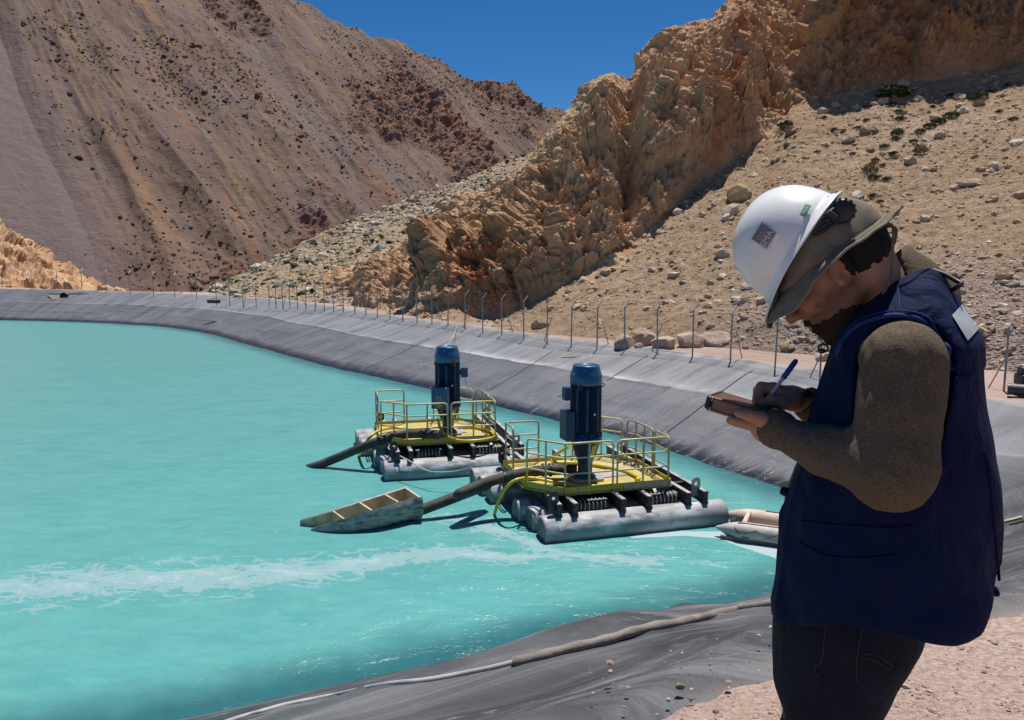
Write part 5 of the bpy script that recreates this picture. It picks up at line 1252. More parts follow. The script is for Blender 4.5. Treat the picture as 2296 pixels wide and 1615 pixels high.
# ---- frames
# the figure is modelled in its own frame, turned so that it stands in profile to the line of sight, then placed
BETA = math.atan((1960 - 1147.5) / 1785 / math.cos(PITCH)); DY = .15; _ray0 = ray
def ray(u, v):
    a, b, c = _ray0(u, v); cb, sb = math.cos(BETA), math.sin(BETA); return a * cb - b * sb, a * sb + b * cb, c
def P(u, v, Y):
    a, b, c = ray(u, v); t = (Y + DY) / b; return np.array([a * t, Y + 0 * t, CAMZ + c * t])
def settle(o, base):
    base = Vector(base)
    def sub(x):
        if x.type == 'MESH': x.data.transform(Matrix.Translation(-base))
        for ch in [q for q in bpy.data.objects if q.parent == x]: sub(ch)
    sub(o); o.rotation_euler = (0, 0, -BETA); o.location = Matrix.Rotation(-BETA, 3, 'Z') @ Vector((base.x, base.y + DY, base.z))
def frame(origin, fwd, up, s=1.0):
    f = V3(fwd) / np.linalg.norm(fwd); u = V3(up) / np.linalg.norm(up); o = V3(origin); sd_ = np.array([0, -1., 0])
    to = lambda q: np.stack([(q - o) @ f, (q - o) @ sd_, (q - o) @ u], 1) / s
    fro = lambda a, b, c: o + (f * a + sd_ * b + u * c) * s
    return to, fro
YC = 1.65
hp = R(35); hf = np.array([-math.cos(hp), 0, -math.sin(hp)]); hu = np.array([-math.sin(hp), 0, math.cos(hp)]); HS = 1.08
ear0 = P(1884, 606, 1.60); Hc = ear0 + hf * .008 * HS + hu * .012 * HS; toH, frH = frame(Hc, hf, hu, HS)
NECKB = P(2022, 690, YC)
def head_sd(p):
    q = toH(p); qa = q.copy(); qa[:, 1] = np.abs(qa[:, 1])
    d = ell(q, (-.012, 0, .032), (.098, .077, .085)); d = smin(d, ell(q, (-.040, 0, -.008), (.060, .064, .062)), .02)
    d = smin(d, ell(q, (.040, 0, -.035), (.052, .058, .078)), .025)
    d = smin(d, cap(qa, (-.012, .050, -.055), (.050, .020, -.108), .019, .016), .022); d = smin(d, ell(q, (.066, 0, -.108), (.020, .022, .018)), .02)
    d = smin(d, ell(qa, (.060, .042, -.034), (.022, .020, .020)), .018)
    d = smin(d, cap(qa, (.070, .040, .012), (.086, .0, .008), .012, .011), .012)
    d = smax(d, -ell(qa, (.094, .031, -.010), (.015, .017, .012)), .012)
    d = smin(d, ell(qa, (.074, .031, -.011), (.0125, .0125, .0125)), .002)
    d = smin(d, cap(qa, (.078, .016, -.004), (.082, .042, -.006), .0035), .004)
    d = smin(d, chain(q, [(.082, 0, .006), (.100, 0, -.022), (.113, 0, -.040)], [.008, .009, .0115]), .010)
    d = smin(d, ell(qa, (.099, .012, -.044), (.012, .0085, .0085)), .005)
    d = smax(d, -ell(qa, (.101, .007, -.053), (.006, .004, .005)), .003)
    d = smin(d, ell(q, (.082, 0, -.072), (.016, .028, .018)), .012)
    d = smin(d, ell(q, (.092, 0, -.0675), (.008, .022, .005)), .004); d = smin(d, ell(q, (.090, 0, -.079), (.008, .020, .006)), .004)
    d = smax(d, -ell(q, (.100, 0, -.073), (.012, .024, .0012)), .002)
    Me = np.array([[math.cos(.25), 0, -math.sin(.25)], [0, 1, 0], [math.sin(.25), 0, math.cos(.25)]])
    e = ell(qa, (-.012, .080, -.012), (.020, .0085, .033), Me); e = smax(e, -ell(qa, (-.006, .089, -.008), (.010, .0065, .018), Me), .004)
    e = smin(e, cap(qa, (.002, .075, -.022), (.004, .078, -.006), .005), .004)
    d = smin(d, e, .006)
    return d * HS
def torso_tab(vs, f, b, hw, Yc=YC):
    fr_ = np.array([P(a, v, Yc) for a, v in zip(f, vs)])[::-1]; bk = np.array([P(a, v, Yc) for a, v in zip(b, vs)])[::-1]
    z = np.linspace(max(fr_[0, 2], bk[0, 2]), min(fr_[-1, 2], bk[-1, 2]), 60)
    return z, np.interp(z, fr_[:, 2], fr_[:, 0]), np.interp(z, bk[:, 2], bk[:, 0]), np.interp(z, bk[:, 2], np.array(hw)[::-1])
TV = torso_tab([588, 602, 620, 640, 680, 720, 760, 800, 850, 900, 950, 1000, 1040, 1100, 1200, 1270, 1340, 1400, 1450],
               [2070, 2048, 2008, 1982, 1935, 1896, 1872, 1862, 1850, 1832, 1818, 1796, 1776, 1756, 1746, 1744, 1738, 1736, 1740],
               [2076, 2094, 2106, 2117, 2147, 2175, 2199, 2198, 2200, 2203, 2212, 2217, 2221, 2224, 2226, 2226, 2214, 2194, 2168],
               [.005, .05, .10, .14, .185, .212, .224, .228, .230, .232, .236, .24, .244, .25, .256, .258, .256, .25, .24])
TP = torso_tab([1250, 1340, 1400, 1430, 1470, 1500, 1540, 1580, 1620, 1700],
               [1760, 1737, 1734, 1733, 1733, 1734, 1736, 1740, 1746, 1752], [2060, 2072, 2078, 2074, 2050, 2022, 2000, 1978, 1964, 1950],
               [.17, .19, .19, .19, .185, .18, .175, .17, .165, .16])
def stack(p, T, ex=2.4, infl=0.0):
    z = p[:, 2]; xf = np.interp(z, T[0], T[1]); xb = np.interp(z, T[0], T[2]); hw = np.maximum(np.interp(z, T[0], T[3]) + infl, .004)
    cx = (xf + xb) / 2; a = np.maximum((xb - xf) / 2 + infl, .004); q = ((np.abs(p[:, 0] - cx) / a) ** ex + (np.abs(p[:, 1] - YC) / hw) ** ex) ** (1 / ex)
    d = (q - 1) * np.minimum(a, hw) * .92
    return np.maximum(d, np.maximum(z - T[0][-1] - infl, T[0][0] - z))
# joints: near (his left) arm and far (his right) arm
SHn, ELn, WRn = P(2024, 812, 1.425), P(2000, 1052, 1.375), P(1741, 962, 1.50)
SHf, ELf, WRf = P(2030, 812, 1.87), P(1955, 1040, 1.86), P(1812, 903, 1.69)
def arms(p, add=0.0):
    a = chain(p, [SHn, ELn], [.062, .050], .02); a = smin(a, cap(p, ELn, WRn, .048, .027), .02)
    b = chain(p, [SHf, ELf], [.062, .050], .02); b = smin(b, cap(p, ELf, WRf, .048, .027), .02)
    return np.minimum(a, b) - add
def hand_near(p):
    w = WRn; pc = P(1708, 955, 1.53)
    d = cap(p, w, P(1716, 955, 1.515), .026, .026)
    for (yy, u, v) in ((1.505, 1700, 952), (1.53, 1698, 954), (1.555, 1698, 955), (1.575, 1700, 957)): d = smin(d, cap(p, P(1722, 958, 1.50 + (yy - 1.505) * .6), P(u, v, yy), .017, .0125), .014)
    d = smin(d, cap(p, P(1712, 972, 1.51), P(1700, 962, 1.54), .018, .016), .016)
    # four fingers under the notebook, thumb along its near edge
    for (yy, L_, r_, dv) in ((1.508, 0, .0098, 0), (1.532, -6, .0102, 2), (1.556, 0, .0098, 4), (1.578, 10, .0086, 7)):
        d = smin(d, chain(p, [P(1700, 952 + dv, yy), P(1674 + L_, 949 + dv, yy + .004), P(1656 + L_, 945 + dv, yy + .006), P(1642 + L_, 941 + dv, yy + .006)], [r_ * 1.12, r_, r_ * .93, r_ * .82], .004), .005)
    d = smin(d, chain(p, [P(1726, 952, 1.49), P(1706, 940, 1.478), P(1680, 931, 1.476), P(1656, 926, 1.48)], [.018, .0145, .0118, .0095], .006), .010)
    return d
PEN0, PEN1 = P(1703, 919, 1.600), P(1786, 806, 1.635)
def hand_far(p):
    d = cap(p, WRf, P(1776, 893, 1.67), .026, .028)
    for (yy, u, v) in ((1.628, 1734, 872), (1.650, 1731, 872), (1.672, 1733, 877), (1.690, 1738, 884)): d = smin(d, cap(p, P(1776, 894, 1.645 + (yy - 1.63) * .7), P(u, v, yy), .020, .0135), .014)
    # index over the pen, the rest curled under
    d = smin(d, chain(p, [P(1734, 871, 1.628), P(1706, 868, 1.618), P(1699, 888, 1.612), P(1709, 905, 1.607)], [.0125, .0115, .0105, .0088], .004), .006)
    d = smin(d, chain(p, [P(1731, 872, 1.650), P(1700, 874, 1.646), P(1697, 897, 1.634), P(1712, 909, 1.618)], [.0125, .0115, .0105, .009], .004), .006)
    d = smin(d, chain(p, [P(1733, 878, 1.672), P(1702, 882, 1.670), P(1701, 904, 1.656), P(1719, 912, 1.642)], [.012, .011, .0102, .009], .004), .006)
    d = smin(d, chain(p, [P(1738, 886, 1.690), P(1712, 893, 1.690), P(1712, 910, 1.676), P(1728, 914, 1.664)], [.0105, .0098, .009, .008], .004), .006)
    d = smin(d, chain(p, [P(1776, 903, 1.630), P(1752, 903, 1.607), P(1730, 897, 1.597), P(1714, 906, 1.600)], [.019, .0145, .0122, .0095], .006), .010)
    return d
HIPn, HIPf = P(1890, 1420, 1.555), P(1890, 1420, 1.745)
G0 = 4.655
def legs(p, add=0):
    d = None
    for H_, kx, ky, ax_ in ((HIPn, 1856, 1.545, 1880), (HIPf, 1830, 1.765, 1850)):
        kn = np.array([P(kx, 1400, 1.65)[0], ky, G0 + .50]); an = np.array([P(ax_, 1400, 1.65)[0], ky, G0 + .09])
        l = smin(cap(p, H_, kn, .088 + add, .060 + add), cap(p, kn, an, .056 + add, .038 + add * .9), .02); d = l if d is None else smin(d, l, .01)
    return d
def torso_core(p): return np.maximum(stack(p, TV, 2.2, -.026), P(1990, 1230, YC)[2] - p[:, 2])
def body(p):
    d = head_sd(p)
    d = smin(d, cap(p, frH(-.040, 0, -.045), NECKB, .060, .070), .025)
    m = (p[:, 2] < P(1900, 800, 1.6)[2] + .45)
    d = smin(d, smax(torso_core(p), p[:, 2] - P(1990, 650, YC)[2], .04), .04)
    d = smin(d, arms(p), .02); d = smin(d, hand_near(p), .010); d = smin(d, hand_far(p), .010)
    d = smin(d, np.minimum(legs(p), stack(p, TP, 2.2, -.018)), .03)
    for k_ in (0, 1):
        c = np.array([P((1880, 1850)[k_], 1400, 1.65)[0], (1.545, 1.765)[k_], G0 + .05]); d = smin(d, cap(p, c, c + np.array([-.16, 0, -.02]), .036, .028), .02)
    return d
def m_skin():
    t = NT('skin'); v = t.coord('Object')
    c = t.mix(t.fr(t.noise(v, 18, 5, .6), .4, .65), (.36, .17, .105), (.43, .215, .14)); c = t.mix(t.attr('shade'), c, (.060, .036, .026))
    t.b.inputs['Subsurface Weight'].default_value = .08; t.b.inputs['Subsurface Radius'].default_value = (.012, .005, .003)
    return t.done(c, .55, nrm=t.bump(t.noise(v, 260, 3, .6), .25, .001), spec=.35)
def stub_shade(V):  # stubble, moustache, brows and eyes, with facial shading painted in as colour
    q = toH(V); n = vnoise(q[:, 0] * 90, q[:, 1] * 90, q[:, 2] * 90)
    r = sstep(-.022, -.060, q[:, 2] + .014 * n + .25 * (q[:, 0] - .05)) * (1 - sstep(.13, .15, q[:, 0])) * sstep(-.05, -.01, q[:, 0]) * (q[:, 2] > -.15)
    mo = np.exp(-((q[:, 2] + .060) / .008) ** 2) * (q[:, 0] > .06); brow = np.exp(-((q[:, 2] - .017) / .006) ** 2) * (q[:, 0] > .06) * (np.abs(q[:, 1]) > .012)
    eye = np.exp(-(((q[:, 0] - .088) / .01) ** 2 + ((np.abs(q[:, 1]) - .031) / .013) ** 2 + ((q[:, 2] + .011) / .004) ** 2)) * .8
    lips = np.exp(-(((q[:, 2] + .073) / .009) ** 2 + (q[:, 1] / .02) ** 2)) * (q[:, 0] > .085)
    return np.clip(np.maximum(np.maximum(r * .7, mo * .8), np.maximum(brow * .85, eye)) * (1 - .8 * lips), 0, 1)
person = sdf_mesh('person', body, (P(1600, 900, 1.6)[0] - .03, 1.26, G0 - .01), (P(2260, 900, 1.6)[0] + .02, 2.02, CAMZ + .22), .0038, m_skin(), attrs={'shade': stub_shade})
tag(person, 'man in white hard hat over khaki sun hat, navy vest, writing with bowed head', 'person')

# ---- clothes
def m_cloth(name, c1, c2, scale, bscale, rough=.9, weave=(1, 1, 1), bump=.35, c3=None, wr=0):
    t = NT(name); v = t.coord('Object', weave); c = t.mix(t.fr(t.noise(v, scale, 4, .7), .35, .65), c1, c2)
    if c3: c = t.mix(t.fr(t.noise(t.coord('Object'), 7, 5, .6), .45, .7, 0, .6), c, c3)
    nb = None
    if wr: nb = t.bump(t.noise(t.coord('Object', (1, 1, .45), (0, .5, .2)), 11, 5, .55, 1.4), wr, .03)
    return t.done(c, rough, nrm=t.bump(t.noise(v, bscale, 3, .7), bump, .0025, nb), spec=.15)
KNIT = m_cloth('knit_sweater', (.070, .052, .034), (.160, .122, .082), 190, 330, weave=(1, 1, 2.2), bump=.6, wr=.35)
NAVY = m_cloth('vest_navy', (.0030, .0085, .036), (.0045, .012, .050), 60, 500, .85, bump=.3, c3=(.003, .009, .04), wr=.75)
DENIM = m_cloth('denim', (.007, .009, .016), (.018, .021, .034), 260, 420, bump=.4, weave=(1, 1, 1.6), c3=(.02, .025, .042), wr=.6)
KHAKI = m_cloth('hat_khaki', (.16, .135, .098), (.215, .185, .14), 30, 500, bump=.25)
def sleeve(p):
    w = .006 * fbm(p[:, 0] * 11, p[:, 1] * 11, p[:, 2] * 11, oct=3, seed=3)
    ux = (p[:, 0] - SHn[0]) + .35 * (p[:, 2] - SHn[2]); w = w + .0045 * ridged(ux * 16, p[:, 1] * 9, p[:, 2] * 5, oct=2, seed=71) * sstep(P(2000, 1020, 1.4)[2], P(2000, 850, 1.4)[2], p[:, 2])
    q_ = (p[:, 0] - WRn[0]) * 22 + (p[:, 2] - WRn[2]) * 10; w = w + .003 * ridged(q_, p[:, 1] * 8, p[:, 2] * 8, oct=2, seed=72) * (p[:, 0] < P(1960, 1000, 1.4)[0])
    a = cap(p, SHn, ELn, .075, .066); a = smin(a, cap(p, ELn, P(1850, 1008, 1.44), .064, .048), .03); a = smin(a, cap(p, P(1850, 1008, 1.44), P(1750, 966, 1.495), .048, .034), .012)
    a = smin(a, cap(p, P(1750, 966, 1.495), P(1740, 963, 1.50), .037, .036), .006)
    # elbow creases: rings fanning from the inside of the elbow
    ic = P(1935, 985, 1.36); dr = np.linalg.norm((p - ic)[:, [0, 2]], axis=1); an = np.arctan2(p[:, 2] - ic[2], p[:, 0] - ic[0])
    a = a - .007 * np.clip(ridged(an * 1.1 + 2, dr * 7, p[:, 1] * 4, oct=2, seed=5), 0, 1) ** 1.3 * np.exp(-((dr - .085) / .06) ** 2)
    b = cap(p, SHf, ELf, .080, .070); b = smin(b, cap(p, ELf, P(1822, 913, 1.70), .062, .037), .03)
    d = np.minimum(a, b) + w
    d = smin(d, np.maximum(np.abs(cap(p, P(1744, 964, 1.497), P(1741, 963, 1.499), .0385)) - .002, -1), .001)
    return smax(d, -cap(p, P(1748, 966, 1.497), P(1700, 948, 1.52), .029), .003) if True else d
def swtr(p):
    d = stack(p + np.array([.010, 0, 0]), TV, 2.2, -.016) + .004 * fbm(p[:, 0] * 12, p[:, 1] * 12, p[:, 2] * 8, oct=3)
    d = np.maximum(d, P(1990, 1250, YC)[2] - p[:, 2] + .06 * (p[:, 0] < P(1800, 1250, YC)[0]) * 0); d = smax(d, p[:, 2] - P(1990, 668, YC)[2], .01)
    # roll collar round the neck
    a, b = P(1965, 612, YC), P(2045, 685, YC); col = cap(p, a, b, .079, .088) + .004 * vnoise(p[:, 0] * 25, p[:, 1] * 25, p[:, 2] * 25)
    ax_ = (a - b) / np.linalg.norm(a - b); col = smax(col, (p - P(1968, 614, YC)) @ ax_ - .006, .012)
    col = smax(col, -cap(p, frH(-.040, 0, -.045), NECKB, .063, .066), .006)
    return np.minimum(smin(d, col, .02), sleeve(p))
sw = sdf_mesh('sweater', swtr, (P(1720, 900, 1.4)[0] - .05, 1.27, P(1990, 1300, YC)[2] - .02), (P(2260, 900, 1.65)[0], 2.03, P(1990, 540, YC)[2]), .0045, KNIT, person)
zhemf, zhemb = P(1740, 1338, YC)[2], P(2110, 1428, YC)[2]; xhf, xhb = P(1740, 1338, YC)[0], P(2110, 1432, YC)[0]; zhemb = P(2080, 1428, 1.43)[2]; zhemm = P(1900, 1392, 1.42)[2]
def vest(p):
    x, y, z = p[:, 0], p[:, 1], p[:, 2]
    w = .011 * fbm(x * 6 + z * 1.5, y * 6, z * 3.0, oct=4, seed=13) - .008 * np.clip(ridged(x * 7 + z * 2.2, y * 6, z * 2.6, oct=2, seed=23), 0, 1) ** 2
    d = stack(p, TV, 2.5, .003) + w
    # long diagonal folds from the shoulder blade to the hem
    fo_ = np.sin((x * 1.6 + z * .55) * 26 + 2 * vnoise(x * 4, y * 4, z * 3)); d = d + .005 * fo_ * sstep(P(2100, 1, YC)[0], P(2180, 1, YC)[0], x) * (z < P(1990, 800, YC)[2])
    hem = np.interp(x, [xhf, P(1900, 1392, YC)[0], xhb, P(2170, 1400, YC)[0], P(2204, 1350, YC)[0], P(2222, 1322, YC)[0]], [zhemf, zhemm, zhemb, zhemb + .012, zhemb + .06, zhemb + .10])
    d = smax(d, hem - z, .008)
    # pouch hanging over the seat
    d = smin(d, ell(p, P(2095, 1340, 1.54), (.095, .15, .070)), .03); d = smax(d, hem - z, .010)
    # open front
    xf = np.interp(z, TV[0], TV[1]); gap = np.interp(z, [P(1990, 1340, YC)[2], P(1990, 1040, YC)[2], P(1990, 800, YC)[2], P(1990, 700, YC)[2]], [.10, .105, .05, .06])
    wedge = np.maximum(np.abs(y - YC) - gap, x - xf - np.interp(z, [P(1990, 1340, YC)[2], P(1990, 1240, YC)[2], P(1990, 1050, YC)[2], P(1990, 760, YC)[2]], [.004, .020, .030, .03]))
    d = smax(d, -wedge, .006)
    # neck opening and armholes
    d = smax(d, -cap(p, P(1955, 606, YC), P(2045, 676, YC), .094, .086), .008)
    for S_, E_ in ((SHn, ELn), (SHf, ELf)):
        d = smax(d, -(cap(p, S_, E_, .084, .074)), .004)
    return d
vs = sdf_mesh('vest', vest, (P(1720, 900, 1.6)[0] - .03, 1.36, P(1990, 1470, YC)[2] - .02), (P(2260, 900, 1.65)[0] + .04, 1.94, P(1990, 570, YC)[2] + .01), .005, NAVY, person)
def pants(p):
    w = .004 * fbm(p[:, 0] * 10, p[:, 1] * 10, p[:, 2] * 6, oct=3, seed=53) + .003 * np.sin(p[:, 2] * 60 + 3 * vnoise(p[:, 0] * 8, p[:, 1] * 8, p[:, 2] * 8)) * (p[:, 2] < G0 + .3)
    d = np.maximum(stack(p, TP, 2.4, 0), -9)
    cut = P(1990, 1560, YC)[2]; d = smax(d, cut - p[:, 2], .05)
    d = smin(d, legs(p, .016), .045)
    return smax(d + w, G0 + .055 - p[:, 2], .004)
pn = sdf_mesh('trousers', pants, (P(1720, 900, 1.6)[0] - .05, 1.42, G0 + .03), (P(2110, 900, 1.65)[0], 1.90, P(1990, 1240, YC)[2]), .0055, DENIM, person)
def shoe(k_):
    c = np.array([P((1880, 1850)[k_], 1400, 1.65)[0], (1.545, 1.765)[k_], G0 + .05])
    def f(p):
        d = smin(cap(p, c + [.03, 0, .0], c + [-.12, 0, -.012], .047, .043), cap(p, c + [0, 0, .01], c + [.0, 0, .09], .046, .050), .03)
        d = smin(d, ell(p, c + np.array([-.16, 0, -.015]), (.060, .045, .036)), .02); return smax(d, G0 + .002 - p[:, 2], .004)
    return f, c
BOOT = mat('boot_leather', (.05, .035, .025), (.09, .065, .045), 12, .6, bump=.3, bscale=120, bdist=.002)
for k_ in (0, 1):
    f_, c_ = shoe(k_); sdf_mesh('shoe', f_, c_ - np.array([.27, .08, .07]), c_ + np.array([.12, .08, .18]), .005, BOOT, person)
def hair(p):
    q = toH(p); d = head_sd(p) - .0045 * HS + .002 * vnoise(q[:, 0] * 160, q[:, 1] * 160, q[:, 2] * 60)
    nz_ = vnoise(q[:, 0] * 120, q[:, 1] * 120, q[:, 2] * 120) + .6 * vnoise(q[:, 0] * 300, q[:, 1] * 300, q[:, 2] * 200, 4)
    reg = smax(smax(q[:, 0] + .020 + .006 * nz_, -(q[:, 2] + .050 - .25 * (q[:, 0] + .1)) + .010 * nz_, .02), q[:, 2] - .08, .01); side = np.maximum(np.maximum(np.abs(q[:, 0] - .006) - .008, -(q[:, 2] + .02)), q[:, 2] - .08)
    return smax(d, reg * HS, .004)
HAIR = m_cloth('hair_dark', (.010, .008, .007), (.022, .017, .013), 200, 300, .7, weave=(1, 1, .3), bump=.8)
sdf_mesh('hair', hair, Hc - .16, Hc + .16, .0035, HAIR, person)
def beard(p):
    q = toH(p); n = vnoise(q[:, 0] * 120, q[:, 1] * 120, q[:, 2] * 120)
    d = head_sd(p) - .0022 * HS + .0015 * n
    reg = np.maximum(q[:, 2] + .072 + .008 * vnoise(q[:, 0] * 150, q[:, 1] * 150, q[:, 2] * 150, 8) + .10 * np.clip(.06 - q[:, 0], 0, 1) , -.02 - q[:, 0]); reg = np.maximum(reg, -(q[:, 2] + .140)); reg = smax(reg, -ell(q, (.092, 0, -.073), (.02, .022, .012)), .004)
    mus = np.maximum(np.abs(q[:, 2] + .0595 + .25 * np.abs(q[:, 1])) - .0055, np.abs(q[:, 1]) - .028); mus = np.maximum(mus, .07 - q[:, 0])
    return smax(d, np.minimum(reg, mus) * HS, .004)
sdf_mesh('beard', beard, Hc - .17, Hc + .17, .0035, m_cloth('beard_brown', (.020, .012, .008), (.045, .027, .018), 300, 400, .8, bump=.8), person)

# ---- sun hat under the hard hat
hatf = np.array([-.765, 0, -.644]); hatu = np.array([-.644, 0, .765]); HO = P(1866, 603, 1.62); toB, frB = frame(HO, hatf, hatu)
def brim():
    n, m_ = 160, 14; ph = np.linspace(0, 2 * math.pi, n, endpoint=False); top = []; bot = []
    pd = np.degrees(ph); pd = np.where(pd > 180, 360 - pd, pd)
    edge = np.interp(pd, [0, 20, 35, 50, 62, 70, 78, 95, 120, 145, 165, 180], [-.020, -.008, -.010, -.020, -.022, -.012, .000, .008, .008, .010, .016, .020])
    edge += .0018 * np.sin(ph * 7 + 1) + .0012 * np.sin(ph * 17 + 1)
    for j in range(m_):
        t = j / (m_ - 1); la = .100 + (.172 - .100) * t; lb = .088 + (.160 - .088) * t
        zz = .030 * (1 - t) ** 1.3 + edge * t ** 1.3 + .004 * math.sin(t * math.pi)
        pts = np.array([frB(la * math.cos(a), lb * math.sin(a), zz[i]) for i, a in enumerate(ph)]); top.append(pts); bot.append(pts - hatu * .0028)
    V = np.concatenate([np.concatenate(top), np.concatenate(bot[::-1])]); M2 = 2 * m_
    F = [((j % M2) * n + i, (j % M2) * n + (i + 1) % n, ((j + 1) % M2) * n + (i + 1) % n, ((j + 1) % M2) * n + i) for j in range(M2) for i in range(n)]
    o = mesh_np('hat_brim', V, np.array(F), KHAKI, hat)
    m = MB(); m.tube([tuple(frB(.172 * math.cos(a), .160 * math.sin(a), edge[i] - .0014)) for i, a in enumerate(ph)], .0026, 6, closed=True); m.build('brim_binding', KHAKI, o)
    for rr_ in (.25, .5, .75):
        la = .100 + .072 * rr_; lb = .088 + .072 * rr_; m = MB(); m.tube([tuple(frB(la * math.cos(a), lb * math.sin(a), edge[i] * rr_ ** 1.3 + .030 * (1 - rr_) ** 1.3 + .004 * math.sin(rr_ * math.pi) + .0004)) for i, a in enumerate(ph)], .0009, 4, closed=True); m.build('stitching', KHAKI, o)
def crownf(p):
    q = toB(p); r = np.sqrt((q[:, 0] / 1.17) ** 2 + q[:, 1] ** 2); a = np.arctan2(q[:, 1], q[:, 0])
    d = r - (.086 - .05 * np.clip(q[:, 2], 0, 1)) + .0025 * np.sin(a * 13 + 9 * q[:, 2] * 10) * sstep(0, .03, q[:, 2]) + .004 * fbm(q[:, 0] * 20, q[:, 1] * 20, q[:, 2] * 50, oct=2)
    d = smin(smax(d, q[:, 2] - .115, .03), head_sd(p) - .009 + .002 * np.sin(a * 11), .02)
    return smax(d, .018 - q[:, 2], .003)
hat = sdf_mesh('sun_hat', crownf, HO - .19, HO + .19, .0035, KHAKI, person); brim()

# ---- hard hat
hhf = np.array([-.498, 0, -.866]); hhu = np.array([-.866, 0, .5]); HH = P(1794, 555, 1.62); toHH, frHH = frame(HH, hhf, hhu)
def dome_pt(ph, th, off=0.0):
    c, s = math.cos(ph), math.sin(ph); la, lb, lc = .120, .112, .132
    ct = math.cos(th) ** .86; st = math.sin(th) ** 1.0
    rib = .0045 * math.exp(-(((lb * ct * s)) / .017) ** 4) * sstep(.25, .6, th)
    k_ = 1 + off / .12
    return frHH(la * ct * c * k_ + (.004 if c > 0 else 0) * c, lb * ct * s * k_, lc * st * k_ + rib)
def helmet():
    n = 128; phs = [2 * math.pi * i / n for i in range(n)]; rows = []
    def flange(ext, peak, zz, th=.0):
        out = []
        for a in phs:
            c, s = math.cos(a), math.sin(a); f_ = max(0, c) ** 3
            out.append(frHH((.120 + ext + peak * f_) * c, (.112 + ext) * s, zz - .016 * f_ * (peak > .01)))
        return out
    rows.append([dome_pt(a, math.pi / 2 - 1e-3) for a in phs])
    for th in np.linspace(math.pi / 2 - .08, .04, 30): rows.append([dome_pt(a, th) for a in phs])
    rows += [flange(.002, .006, .004), flange(.006, .014, -.002), flange(.010, .030, -.005), flange(.0125, .036, -.007), flange(.0125, .036, -.010), flange(.008, .026, -.009), flange(-.003, 0, -.006)]
    for th in np.linspace(.03, math.pi / 2 - .08, 14): rows.append([dome_pt(a, th, -.003) for a in phs])
    V = np.array([p for r in rows for p in r]); nn = len(rows)
    F = grid_faces(nn, n, closed_m=True)
    t = NT('hard_hat_white'); v = t.coord('Object'); c = t.mix(t.fr(t.noise(v, 14, 6, .65), .5, .72, 0, .5), (.78, .78, .76), (.60, .59, .56)); c = t.mix(t.fr(t.noise(v, 60, 5, .7), .66, .72, 0, .5), c, (.42, .42, .42))
    Wm = t.done(c, .28, nrm=t.bump(t.noise(v, 30, 3, .5), .06, .002), spec=.5)
    h_ = mesh_np('hard_hat', V, F, Wm, person)
    # closed crown caps
    m = MB(); m.add(rows[0], [tuple(range(n))], True); m.build('crown_top', Wm, h_)
    m = MB(); m.tube([frHH(.1325 * math.cos(a) + .036 * max(0, math.cos(a)) ** 4, .1245 * math.sin(a), -.0085 - .016 * max(0, math.cos(a)) ** 3) for a in phs], .0022, 6, closed=True); m.build('rim', Wm, h_)
    return h_
hh = helmet()
def hh_sd(p):
    q = toHH(p); d = ell(q, (0, 0, 0), (.121, .1125, .133)); return np.maximum(d, -q[:, 2])
def decal(name, corners, fn, mtl, parent, off=.0012, N_=8):
    (a, b, c, d) = [np.array(q, float) for q in corners]; V = []
    for i in range(N_ + 1):
        for j in range(N_ + 1):
            s_, t_ = i / N_, j / N_; q = (a * (1 - s_) + b * s_) * (1 - t_) + (d * (1 - s_) + c * s_) * t_
            p = march(fn, q[0], q[1]); V.append(p + sgrad(fn, p) * off)
    return mesh_np(name, np.array(V), grid_faces(N_ + 1, N_ + 1), mtl, parent)
def surf_text(name, body_, size, mtl, parent, fn, c, right, off=.002):
    """lettering wrapped on to a curved surface; c = centre pixel, right = pixel direction of the baseline"""
    p = march(fn, *c); n = sgrad(fn, p); p2 = march(fn, c[0] + right[0], c[1] + right[1]); x = p2 - p; x -= n * (x @ n); x /= np.linalg.norm(x); y = np.cross(n, x)
    Mx = Matrix(((x[0], y[0], n[0], p[0]), (x[1], y[1], n[1], p[1]), (x[2], y[2], n[2], p[2]), (0, 0, 0, 1)))
    o = text_mesh(name, body_, size, mtl, parent, Mx, extrude=.0)
    for v in o.data.vertices:
        q = np.array(v.co); q = q - sgrad(fn, q) * fn(q[None])[0]; g_ = sgrad(fn, q); v.co = q + g_ * off
    return o
STK = mat('sticker_grey', (.20, .155, .155), (.26, .21, .21), 40, .5); STE = mat('sticker_edge', (.66, .63, .62), None, rough=.5); STG = mat('sticker_green', (.02, .24, .13), None, rough=.5)
def z4(x, y): return ((1650 + x / 3.23) * .9527, (400 + y / 3.23) * .9527)
decal('sticker_border', [z4(466, 392), z4(586, 484), z4(502, 612), z4(380, 528)], hh_sd, STE, hh, .0042)
decal('sticker', [z4(470, 406), z4(574, 486), z4(500, 598), z4(394, 526)], hh_sd, STK, hh, .0050)
surf_text('lettering', 'SMA', .0180, STE, hh, hh_sd, z4(508, 526), (18, -28), .0060)
surf_text('lettering', 'SMA', .0155, mat('letter_faint', (.33, .28, .28), None, rough=.5), hh, hh_sd, z4(474, 492), (18, -28), .0060)
decal('sticker', [z4(786, 272), z4(832, 282), z4(790, 368), z4(746, 354)], hh_sd, STG, hh, .0046)
surf_text('lettering', 'MSA', .0085, STE, hh, hh_sd, z4(788, 320), (15, -26), .0056)
